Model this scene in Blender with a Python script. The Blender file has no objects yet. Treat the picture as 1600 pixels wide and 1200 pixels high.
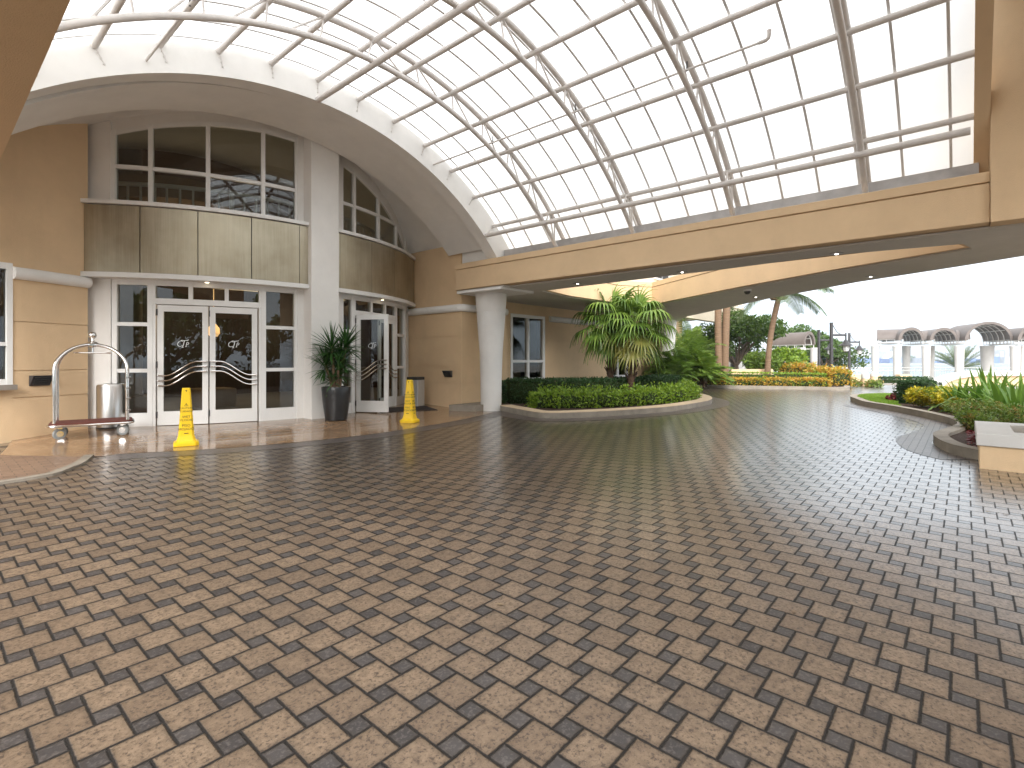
import bpy, math, random
import numpy as np
from mathutils import Vector, Matrix
from mathutils.geometry import tessellate_polygon
random.seed(7); np.random.seed(7)
R_ = math.radians
SC = bpy.context.scene
COL = SC.collection

# ------------------------------------------------------------------ camera
HC = 1.5; FPX = 815.0; V0 = 562.0; HEAD = R_(49.0)
cam = bpy.data.cameras.new('camera'); camo = bpy.data.objects.new('camera', cam); COL.objects.link(camo)
camo.location = (0, 0, HC); camo.rotation_euler = (R_(90), 0, -HEAD)
cam.sensor_width = 36.0; cam.lens = 36.0*FPX/1600.0; cam.shift_y = (V0-600.0)/1600.0
cam.clip_start = 0.05; cam.clip_end = 6000
SC.camera = camo
SC.view_settings.view_transform = 'Standard'; SC.view_settings.look = 'None'
SC.view_settings.gamma = 1.0; SC.view_settings.exposure = 2.05

# ------------------------------------------------------------------ sky and sun (overcast)
SUN_EL, SUN_ROT = R_(34), R_(229)
world = bpy.data.worlds.new('World'); SC.world = world; world.use_nodes = True
nt = world.node_tree; nt.nodes.clear()
wo = nt.nodes.new('ShaderNodeOutputWorld'); bg = nt.nodes.new('ShaderNodeBackground')
sky = nt.nodes.new('ShaderNodeTexSky'); sky.sky_type = 'NISHITA'; sky.sun_disc = False
sky.sun_elevation = SUN_EL; sky.sun_rotation = SUN_ROT; sky.dust_density = 3.0
mix = nt.nodes.new('ShaderNodeMixRGB'); mix.inputs[2].default_value = (6.0, 6.2, 6.45, 1)
tc = nt.nodes.new('ShaderNodeTexCoord'); mp = nt.nodes.new('ShaderNodeMapping'); mp.inputs['Scale'].default_value = (1, 1, 3.5)
no = nt.nodes.new('ShaderNodeTexNoise'); no.inputs['Scale'].default_value = 2.0; no.inputs['Detail'].default_value = 5
rp = nt.nodes.new('ShaderNodeMapRange'); rp.inputs[1].default_value = 0.35; rp.inputs[2].default_value = 0.62
rp.inputs[3].default_value = 0.86; rp.inputs[4].default_value = 0.97
nt.links.new(tc.outputs['Generated'], mp.inputs[0]); nt.links.new(mp.outputs[0], no.inputs['Vector'])
nt.links.new(no.outputs[0], rp.inputs[0]); nt.links.new(rp.outputs[0], mix.inputs[0])
sz = nt.nodes.new('ShaderNodeSeparateXYZ'); nt.links.new(tc.outputs['Generated'], sz.inputs[0])
cr = nt.nodes.new('ShaderNodeValToRGB'); el = cr.color_ramp.elements
el[0].position = 0.0; el[0].color = (.50, .585, .66, 1); el[1].position = 1.0; el[1].color = (1, 1.0, 1.0, 1)
e2 = el.new(.10); e2.color = (.60, .665, .72, 1); e3 = el.new(.35); e3.color = (.80, .83, .86, 1)
nt.links.new(sz.outputs[2], cr.inputs[0])
n2 = nt.nodes.new('ShaderNodeTexNoise'); n2.inputs['Scale'].default_value = 3.2; n2.inputs['Detail'].default_value = 6; nt.links.new(mp.outputs[0], n2.inputs['Vector'])
r2 = nt.nodes.new('ShaderNodeMapRange'); r2.inputs[1].default_value = .3; r2.inputs[2].default_value = .7; r2.inputs[3].default_value = 5.3; r2.inputs[4].default_value = 7.6; nt.links.new(n2.outputs[0], r2.inputs[0])
ml = nt.nodes.new('ShaderNodeVectorMath'); ml.operation = 'SCALE'; nt.links.new(cr.outputs[0], ml.inputs[0]); nt.links.new(r2.outputs[0], ml.inputs['Scale'])
nt.links.new(ml.outputs[0], mix.inputs[2])
nt.links.new(sky.outputs[0], mix.inputs[1]); nt.links.new(mix.outputs[0], bg.inputs[0]); nt.links.new(bg.outputs[0], wo.inputs[0])
bg.inputs[1].default_value = 0.085
sl = bpy.data.lights.new('sun', 'SUN'); sl.energy = 1.5; sl.angle = R_(50); sl.color = (1, .97, .93)
so = bpy.data.objects.new('sun', sl); COL.objects.link(so)
sd = Vector((math.sin(SUN_ROT)*math.cos(SUN_EL), math.cos(SUN_ROT)*math.cos(SUN_EL), math.sin(SUN_EL)))
so.rotation_euler = sd.to_track_quat('Z', 'Y').to_euler()

# ------------------------------------------------------------------ places: camera aligned survey helpers
FX, FY = math.sin(HEAD), math.cos(HEAD); RX, RY = math.cos(HEAD), -math.sin(HEAD)
GX, GY = 0.005747, 0.014271
def at(px, py, Z):
    t = (px-800)/FPX
    return Vector(((FX+RX*t)*Z, (FY+RY*t)*Z, HC+(V0-py)/FPX*Z))
def xz(X, Z, z=0.0): return Vector((RX*X+FX*Z, RY*X+FY*Z, z))
def terr(x, y):
    d = FX*x+FY*y; p = GX*x+GY*y
    if d < 26: return p
    k = min(1, (d-26)/8.0); k = k*k*(3-2*k)
    return p*(1-k)+(-.15)*k
def gp(px, py):
    t = (px-800)/FPX; v = (V0-py)/FPX
    rx, ry = FX+RX*t, FY+RY*t
    k = HC/(GX*rx+GY*ry-v)
    return Vector((rx*k, ry*k, GX*rx*k+GY*ry*k))

# ------------------------------------------------------------------ materials
class S:                                            # tiny math-node wrapper
    def __init__(s, nt, sock): s.nt, s.k = nt, sock
    def op(s, o, b=None, c=None):
        n = s.nt.nodes.new('ShaderNodeMath'); n.operation = o
        for i, q in enumerate((s, b, c)):
            if q is None: continue
            if isinstance(q, S): s.nt.links.new(q.k, n.inputs[i])
            else: n.inputs[i].default_value = q
        return S(s.nt, n.outputs[0])
    def __add__(s, b): return s.op('ADD', b)
    def __sub__(s, b): return s.op('SUBTRACT', b)
    def __mul__(s, b): return s.op('MULTIPLY', b)
    def floor(s): return s.op('FLOOR')
    def min(s, b): return s.op('MINIMUM', b)
    def max(s, b): return s.op('MAXIMUM', b)
    def lt(s, b): return s.op('LESS_THAN', b)
    def gt(s, b): return s.op('GREATER_THAN', b)
    def eq(s, b): return s.op('COMPARE', b, 0.3)
    def rng(s, a, b, c, d):
        n = s.nt.nodes.new('ShaderNodeMapRange'); s.nt.links.new(s.k, n.inputs[0])
        for i, q in enumerate((a, b, c, d)): n.inputs[i+1].default_value = q
        return S(s.nt, n.outputs[0])
def newmat(name):
    m = bpy.data.materials.new(name); m.use_nodes = True
    nt = m.node_tree; b = nt.nodes['Principled BSDF']
    return m, nt, b
def pos(nt): return nt.nodes.new('ShaderNodeNewGeometry').outputs['Position']
def objc(nt): return nt.nodes.new('ShaderNodeTexCoord').outputs['Object']
def noise(nt, vec, scale, detail=4, rough=.6, sc3=None):
    if sc3:
        mpn = nt.nodes.new('ShaderNodeMapping'); mpn.inputs['Scale'].default_value = sc3
        nt.links.new(vec, mpn.inputs[0]); vec = mpn.outputs[0]
    n = nt.nodes.new('ShaderNodeTexNoise'); n.inputs['Scale'].default_value = scale
    n.inputs['Detail'].default_value = detail; n.inputs['Roughness'].default_value = rough
    nt.links.new(vec, n.inputs['Vector']); return S(nt, n.outputs[0])
def mixc(nt, fac, a, b, typ='MIX'):
    n = nt.nodes.new('ShaderNodeMixRGB'); n.blend_type = typ
    for i, q in enumerate((fac, a, b)):
        if isinstance(q, S): nt.links.new(q.k, n.inputs[i])
        elif hasattr(q, 'default_value'): nt.links.new(q, n.inputs[i])
        elif i == 0: n.inputs[0].default_value = q
        else: n.inputs[i].default_value = (*q, 1)
    return n.outputs[0]
def bump(nt, b, height, dist=1.0, strength=1.0):
    n = nt.nodes.new('ShaderNodeBump'); n.inputs['Strength'].default_value = strength; n.inputs['Distance'].default_value = dist
    nt.links.new(height.k, n.inputs['Height']); nt.links.new(n.outputs[0], b.inputs['Normal'])
def plain(name, col, rough=.5, metal=0.0, var=.12, vs=3.0, bs=0, bd=0.002, stain=0, spec=.5, sc3=None, coat=0):
    m, nt, b = newmat(name); p = pos(nt)
    n1 = noise(nt, p, vs, 5, .65, sc3)
    d = tuple(c*(1-var) for c in col); l = tuple(min(1, c*(1+var)) for c in col)
    c = mixc(nt, n1.rng(.3, .7, 0, 1), d, l)
    if stain:
        n2 = noise(nt, p, 1.1, 7, .72, (1, 1, .45))
        c = mixc(nt, n2.rng(.52, .78, 0, stain), c, tuple(q*.55 for q in col))
    nt.links.new(c, b.inputs['Base Color']) if not isinstance(c, S) else None
    b.inputs['Roughness'].default_value = rough; b.inputs['Metallic'].default_value = metal
    b.inputs['Specular IOR Level'].default_value = spec; b.inputs['Coat Weight'].default_value = coat
    if bs: bump(nt, b, noise(nt, p, bs, 3, .6), bd)
    return m
M = {}
M['beige'] = plain('beige stucco', (.72, .525, .325), .85, var=.05, vs=1.6, bs=110, bd=.006, stain=.2, spec=.25)
M['white'] = plain('white painted stucco', (.80, .78, .75), .75, var=.05, vs=1.5, bs=120, bd=.0015, stain=.16, spec=.25)
M['white_out'] = plain('dimmed stained white render', (.60, .59, .57), .8, var=.06, vs=1.2, bs=100, bd=.002, stain=.22, spec=.2)  # white darkened in the colour against strong outdoor light, plus stains
M['binsteel'] = plain('satin grey bin steel', (.5, .49, .47), .4, .45, var=.08, vs=30, sc3=(1, 1, .05))
M['soffit'] = plain('grey white soffit', (.60, .575, .53), .85, var=.06, vs=1.4, bs=120, bd=.0015, stain=.18, spec=.2)
M['frame'] = plain('white powder coated aluminium', (.78, .77, .75), .35, var=.03, vs=2)
M['truss'] = plain('grey painted steel', (.66, .62, .59), .45, var=.1, vs=4, stain=.2)
M['flash'] = plain('dull metal flashing', (.42, .40, .39), .45, .3, var=.15, vs=5)
M['steel'] = plain('polished stainless steel', (.72, .70, .68), .16, 1, var=.06, vs=12)
M['brushsteel'] = plain('brushed stainless steel', (.62, .60, .58), .28, 1, var=.1, vs=40, sc3=(1, 1, .05))
M['bar'] = plain('pale grey glazing bar', (.74, .73, .72), .5, var=.05)
M['black'] = plain('black glazed ceramic', (.02, .02, .021), .28, var=.2, vs=8)
M['dark'] = plain('dark plastic', (.035, .033, .032), .5, var=.2)
M['rubber'] = plain('grey rubber', (.22, .23, .23), .6, var=.15)
M['yellow'] = plain('yellow safety plastic', (.85, .55, .01), .38, var=.015, vs=6)
M['ink'] = plain('black print', (.02, .018, .015), .6, var=.1)
M['redcarpet'] = plain('dark red carpet deck', (.12, .03, .02), .9, var=.2, vs=30, bs=300, bd=.004)
M['mat'] = plain('dark entrance mat', (.03, .022, .02), .95, var=.3, vs=25, bs=250, bd=.006)
M['curb'] = plain('weathered concrete kerb', (.27, .235, .19), .75, var=.22, vs=3, bs=60, bd=.004, stain=.5)
M['curbtop'] = plain('painted kerb top', (.60, .46, .31), .7, var=.1, vs=3, bs=90, bd=.002, stain=.3)
M['sill'] = plain('grey stone sill', (.24, .21, .18), .7, var=.15, vs=6, bs=60, bd=.002)
M['soil'] = plain('brown bark mulch', (.06, .032, .02), .9, var=.5, vs=30, bs=45, bd=.03)
M['grassbase'] = plain('lawn soil', (.07, .11, .02), .95, var=.3, vs=8, bs=60, bd=.02)
M['land'] = plain('concrete promenade', (.27, .245, .22), .8, var=.12, vs=.8, bs=40, bd=.004, stain=.3)
M['pinkwalk'] = plain('pinkish pavement', (.42, .31, .26), .75, var=.14, vs=2, bs=50, bd=.003)
M['wood'] = plain('dark wood panelling', (.06, .03, .017), .5, var=.3, vs=2, sc3=(6, 6, .6))
M['inwall'] = plain('beige interior wall', (.34, .24, .15), .7, var=.08)
M['infloor'] = plain('polished interior stone', (.16, .12, .085), .2, var=.25, vs=2)
M['cream'] = plain('cream tower stucco', (.70, .62, .48), .8, var=.05, vs=.6, stain=.1)
M['bark'] = plain('fibrous palm bark', (.11, .065, .04), .9, var=.45, vs=8, bs=25, bd=.03, sc3=(1, 1, 4))
M['palmtrunk'] = plain('ringed palm trunk', (.19, .12, .072), .85, var=.35, vs=5, bs=14, bd=.02, sc3=(.7, .7, 7))
M['greytrunk'] = plain('grey tree bark', (.16, .12, .09), .85, var=.3, vs=6, bs=25, bd=.02)
M['lamp'] = plain('dark bronze lamp paint', (.06, .058, .062), .4, .3, var=.2)
M['roofbrown'] = plain('weathered bronze roof panel', (.15, .125, .112), .5, var=.12, vs=2, stain=.2)
M['sea_blue'] = plain('blue container paint', (.10, .19, .42), .6, var=.15, vs=.05)
M['sea_grey'] = plain('pale grey shed cladding', (.42, .46, .52), .7, var=.1, vs=.05)
M['sea_white'] = plain('white ship paint', (.55, .58, .62), .5, var=.04, vs=.05)
M['sea_green'] = plain('distant green', (.16, .26, .19), .9, var=.2, vs=.05)
M['farshore'] = plain('distant quay', (.36, .38, .40), .9, var=.15, vs=.02)
M['towerpale'] = plain('pale tower cladding', (.42, .45, .48), .7, var=.06, vs=.02)

def m_panel():                                       # brushed metal cladding with vertical weather streaks
    m, nt, b = newmat('tarnished brushed metal'); p = pos(nt)
    s1 = noise(nt, p, 9, 4, .6, (1, 1, .09)); s2 = noise(nt, p, 90, 2, .5, (1, 1, .012)); s3 = noise(nt, p, 1.3, 3)
    f = (s1*.4+s3*.6).rng(.36, .64, 0, 1)
    c = mixc(nt, f, (.36, .315, .225), (.52, .475, .37))
    c = mixc(nt, s2.rng(.4, .7, 0, .25), c, (.26, .22, .15))
    nt.links.new(c, b.inputs['Base Color']); b.inputs['Metallic'].default_value = .85
    nt.links.new((s1*.25+.3).k, b.inputs['Roughness']); bump(nt, b, s2, .0012)
    return m
M['panel'] = m_panel()
def m_glass():
    m, nt, b = newmat('tinted window glass'); nt.nodes.remove(b); out = nt.nodes['Material Output']
    t = nt.nodes.new('ShaderNodeBsdfTransparent'); t.inputs[0].default_value = (.5, .53, .5, 1)
    g = nt.nodes.new('ShaderNodeBsdfGlossy'); g.inputs['Roughness'].default_value = .0; g.inputs[0].default_value = (.85, .9, .92, 1)
    f = nt.nodes.new('ShaderNodeFresnel'); f.inputs[0].default_value = 1.52
    ff = S(nt, f.outputs[0])*1.05+.02
    mx = nt.nodes.new('ShaderNodeMixShader'); nt.links.new(ff.k, mx.inputs[0])
    nt.links.new(t.outputs[0], mx.inputs[1]); nt.links.new(g.outputs[0], mx.inputs[2]); nt.links.new(mx.outputs[0], out.inputs[0])
    return m
M['glass'] = m_glass()
def m_canopy():
    m, nt, b = newmat('translucent white roof sheet'); nt.nodes.remove(b); out = nt.nodes['Material Output']
    p = pos(nt); n = noise(nt, p, .9, 4)
    c = mixc(nt, n.rng(.3, .7, 0, 1), (.82, .84, .85), (.9, .915, .92))
    t = nt.nodes.new('ShaderNodeBsdfTranslucent'); nt.links.new(c, t.inputs[0])
    d = nt.nodes.new('ShaderNodeBsdfDiffuse'); d.inputs[0].default_value = (.8, .82, .83, 1)
    g = nt.nodes.new('ShaderNodeBsdfGlossy'); g.inputs['Roughness'].default_value = .2
    m1 = nt.nodes.new('ShaderNodeMixShader'); m1.inputs[0].default_value = .12
    m2 = nt.nodes.new('ShaderNodeMixShader'); m2.inputs[0].default_value = .03
    nt.links.new(t.outputs[0], m1.inputs[1]); nt.links.new(d.outputs[0], m1.inputs[2])
    nt.links.new(m1.outputs[0], m2.inputs[1]); nt.links.new(g.outputs[0], m2.inputs[2]); nt.links.new(m2.outputs[0], out.inputs[0])
    return m
M['canopy'] = m_canopy()
def m_leaf(name, c1, c2, c3=None, rough=.42, trans=.3):
    m, nt, b = newmat(name); out = nt.nodes['Material Output']
    g = nt.nodes.new('ShaderNodeNewGeometry'); r = S(nt, g.outputs['Random Per Island'])
    n = noise(nt, g.outputs['Position'], 3.5, 3)
    c = mixc(nt, (r*.65+n*.5-.1).rng(0, 1, 0, 1), c1, c2)
    if c3: c = mixc(nt, n.rng(.48, .6, 0, 1)*r.gt(.35), c, c3)
    nt.links.new(c, b.inputs['Base Color']); b.inputs['Roughness'].default_value = rough
    t = nt.nodes.new('ShaderNodeBsdfTranslucent'); nt.links.new(c, t.inputs[0])
    mx = nt.nodes.new('ShaderNodeMixShader'); mx.inputs[0].default_value = trans
    nt.links.new(b.outputs[0], mx.inputs[1]); nt.links.new(t.outputs[0], mx.inputs[2]); nt.links.new(mx.outputs[0], out.inputs[0])
    return m
M['lf_dark'] = m_leaf('dark hedge leaf', (.022, .06, .018), (.06, .13, .035), rough=.5)
M['lf_bright'] = m_leaf('bright green leaf', (.10, .22, .02), (.34, .46, .04))
M['lf_yellow'] = m_leaf('golden leaf', (.36, .34, .02), (.75, .58, .02), (.2, .3, .03))
M['lf_orange'] = m_leaf('orange croton leaf', (.46, .19, .03), (.58, .46, .04), (.20, .32, .04))
M['lf_red'] = m_leaf('dark red leaf', (.09, .012, .015), (.22, .03, .03))
M['lf_tree'] = m_leaf('tree leaf', (.03, .08, .016), (.13, .21, .035))
M['lf_fan'] = m_leaf('fan palm leaf', (.055, .13, .022), (.25, .37, .065), rough=.4)
M['lf_dry'] = m_leaf('yellowing fan leaf', (.16, .19, .04), (.33, .30, .08))
M['lf_areca'] = m_leaf('light palm leaf', (.07, .16, .02), (.25, .34, .05))
M['lf_coco'] = m_leaf('coconut palm leaf', (.04, .085, .03), (.14, .19, .07))
M['lf_yucca'] = m_leaf('yucca leaf', (.02, .075, .018), (.07, .18, .035), rough=.3)
M['lf_lily'] = m_leaf('lily leaf', (.05, .14, .015), (.24, .38, .055), rough=.4)
M['lf_low'] = m_leaf('low shrub leaf', (.07, .15, .02), (.25, .34, .05), (.28, .17, .04))
M['lf_grass'] = m_leaf('grass blade', (.12, .24, .02), (.28, .42, .05))
M['lf_date'] = m_leaf('grey green date palm leaf', (.10, .15, .07), (.24, .29, .13))

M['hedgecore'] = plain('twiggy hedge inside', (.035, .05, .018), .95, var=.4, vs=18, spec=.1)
def m_paver():                                       # pinwheel paving: 18 cm tan slabs round 9 cm charcoal cobbles
    m, nt, b = newmat('wet pinwheel pavers'); p = pos(nt)
    sx = nt.nodes.new('ShaderNodeSeparateXYZ'); nt.links.new(p, sx.inputs[0])
    B = .0918
    u = (S(nt, sx.outputs[0])-1.40)*(1/B); v = (S(nt, sx.outputs[1])-1.245)*(1/B)
    i, j = u.floor(), v.floor(); fu, fv = u-i, v-j
    k = (i-j*2).op('FLOORED_MODULO', 5.0)
    small = k.eq(0.0)
    dx = k.eq(4.0)+k.eq(2.0); dy = k.eq(1.0)+k.eq(2.0)
    lx, ly = fu+dx, fv+dy
    size = small*(-1.0)+2.0
    ed = lx.min(size-lx).min(ly.min(size-ly))       # distance to the tile edge in cobble units
    nj = noise(nt, p, 40, 2)
    joint = (ed+(nj-.5)*.07).rng(.035, .095, 1, 0)
    ci = nt.nodes.new('ShaderNodeCombineXYZ')
    nt.links.new((i-dx).k, ci.inputs[0]); nt.links.new((j-dy).k, ci.inputs[1])
    wn = nt.nodes.new('ShaderNodeTexWhiteNoise'); nt.links.new(ci.outputs[0], wn.inputs['Vector'])
    sc = nt.nodes.new('ShaderNodeSeparateColor'); nt.links.new(wn.outputs['Color'], sc.inputs[0])
    r1, r2, r3 = (S(nt, sc.outputs[q]) for q in range(3))
    sp = noise(nt, p, 105, 3, .75); sp2 = noise(nt, p, 30, 5, .75); big = noise(nt, p, .45, 5, .65); mid = noise(nt, p, 60, 2, .6)
    tan = mixc(nt, r1, (.18, .126, .083), (.245, .176, .117))
    tan = mixc(nt, sp2.rng(.40, .62, 0, .75), tan, (.10, .068, .045))
    tan = mixc(nt, mid.rng(.55, .66, 0, .8), tan, (.062, .042, .03))
    tan = mixc(nt, sp.rng(.58, .68, 0, .7), tan, (.06, .042, .03))
    tan = mixc(nt, sp.rng(.28, .38, .7, 0), tan, (.33, .265, .195))
    ch = mixc(nt, r1, (.036, .031, .03), (.062, .054, .051))
    ch = mixc(nt, mid.rng(.5, .66, 0, .5), ch, (.15, .13, .12))
    c = mixc(nt, small, tan, ch)
    c = mixc(nt, (ed+(sp2-.5)*.3).rng(.04, .3, .38, 0), c, (.05, .036, .025))
    c = mixc(nt, joint, c, (.014, .011, .009))
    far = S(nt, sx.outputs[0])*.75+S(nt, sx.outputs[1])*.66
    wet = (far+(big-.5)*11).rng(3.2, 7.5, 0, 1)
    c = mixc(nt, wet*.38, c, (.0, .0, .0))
    mos = noise(nt, p, 5, 6, .8)
    c = mixc(nt, mos.rng(.64, .76, 0, .6), c, (.05, .036, .018))
    oil = noise(nt, p, 1.1, 5, .7)
    c = mixc(nt, oil.rng(.60, .74, 0, .45), c, (.03, .024, .02))
    nt.links.new(c, b.inputs['Base Color'])
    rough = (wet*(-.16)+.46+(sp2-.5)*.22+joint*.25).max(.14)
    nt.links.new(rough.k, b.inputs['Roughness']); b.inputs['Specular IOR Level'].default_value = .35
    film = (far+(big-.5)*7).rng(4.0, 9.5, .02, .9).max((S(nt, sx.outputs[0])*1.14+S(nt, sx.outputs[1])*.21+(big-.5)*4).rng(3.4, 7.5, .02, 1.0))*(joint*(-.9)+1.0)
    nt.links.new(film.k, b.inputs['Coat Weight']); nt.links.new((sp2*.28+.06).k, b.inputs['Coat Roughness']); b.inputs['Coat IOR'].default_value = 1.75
    h = (joint*(-.005)) + ((r2-.5)*(lx-1.0)+(r3-.5)*(ly-1.0))*.001 + sp2*.0012 + sp*.0007 + mid*.0006 + ed.rng(.05, .2, -.0008, 0)
    bump(nt, b, h, 1.0, .9)
    return m
M['paver'] = m_paver()
def m_border():                                      # soldier course along kerbs: small charcoal bricks
    m, nt, b = newmat('charcoal border pavers'); p = pos(nt)
    br = nt.nodes.new('ShaderNodeTexBrick'); br.inputs['Scale'].default_value = 1; br.inputs['Brick Width'].default_value = .2
    br.inputs['Row Height'].default_value = .1; br.inputs['Mortar Size'].default_value = .006
    br.inputs['Color1'].default_value = (.085, .072, .066, 1); br.inputs['Color2'].default_value = (.13, .105, .092, 1); br.inputs['Mortar'].default_value = (.025, .02, .017, 1)
    nt.links.new(p, br.inputs['Vector'])
    sp = noise(nt, p, 90, 3)
    c = mixc(nt, sp.rng(.5, .75, 0, .5), br.outputs[0], (.2, .17, .15)); nt.links.new(c, b.inputs['Base Color'])
    b.inputs['Roughness'].default_value = .33; bump(nt, b, sp*.0008-S(nt, br.outputs[1])*.003, 1)
    return m
M['border'] = m_border()
def m_trav():
    m, nt, b = newmat('wet travertine tiles'); p = pos(nt)
    br = nt.nodes.new('ShaderNodeTexBrick'); br.offset = 0; br.inputs['Scale'].default_value = 1; br.inputs['Brick Width'].default_value = .46
    br.inputs['Row Height'].default_value = .46; br.inputs['Mortar Size'].default_value = .003
    br.inputs['Color1'].default_value = (.40, .26, .15, 1); br.inputs['Color2'].default_value = (.30, .19, .11, 1); br.inputs['Mortar'].default_value = (.10, .07, .05, 1)
    nt.links.new(p, br.inputs['Vector'])
    n = noise(nt, p, 3.2, 6, .72); n2 = noise(nt, p, 26, 3)
    c = mixc(nt, n.rng(.38, .66, 0, .85), br.outputs[0], (.19, .105, .055))
    c = mixc(nt, n2.rng(.55, .8, 0, .4), c, (.52, .40, .27)); nt.links.new(c, b.inputs['Base Color'])
    rr = (n*.32+.0).rng(0, .4, .02, .26); nt.links.new(rr.k, b.inputs['Roughness'])
    bump(nt, b, n2*.0006-S(nt, br.outputs[1])*.001, 1)
    return m
M['trav'] = m_trav()
def m_brickramp():
    m, nt, b = newmat('reddish ramp bricks'); p = pos(nt)
    br = nt.nodes.new('ShaderNodeTexBrick'); br.inputs['Scale'].default_value = 1; br.inputs['Brick Width'].default_value = .2
    br.inputs['Row Height'].default_value = .1; br.inputs['Mortar Size'].default_value = .005
    br.inputs['Color1'].default_value = (.20, .128, .088, 1); br.inputs['Color2'].default_value = (.26, .17, .115, 1); br.inputs['Mortar'].default_value = (.09, .06, .045, 1)
    nt.links.new(p, br.inputs['Vector']); n = noise(nt, p, 30, 4)
    c = mixc(nt, n.rng(.5, .7, 0, .4), br.outputs[0], (.14, .08, .055)); nt.links.new(c, b.inputs['Base Color'])
    b.inputs['Roughness'].default_value = .45; bump(nt, b, n*.001-S(nt, br.outputs[1])*.002, 1); return m
M['ramp'] = m_brickramp()
def m_water():
    m, nt, b = newmat('bay water'); b.inputs['Base Color'].default_value = (.10, .17, .2, 1); b.inputs['Roughness'].default_value = .18
    bump(nt, b, noise(nt, pos(nt), .5, 4), .3); return m
M['water'] = m_water()
def m_lit(name, col, e):
    m, nt, b = newmat(name); b.inputs['Emission Color'].default_value = (*col, 1); b.inputs['Emission Strength'].default_value = e
    b.inputs['Base Color'].default_value = (*col, 1); return m
M['lit'] = m_lit('lit downlight', (1, .82, .55), 1.6)
M['pendant'] = m_lit('warm pendant glass', (1, .62, .28), .3)
M['litcool'] = m_lit('lit white downlight', (1, .95, .85), 2.5)
M['frost'] = plain('frosted etching', (.82, .84, .84), .7, var=.02)

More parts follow.
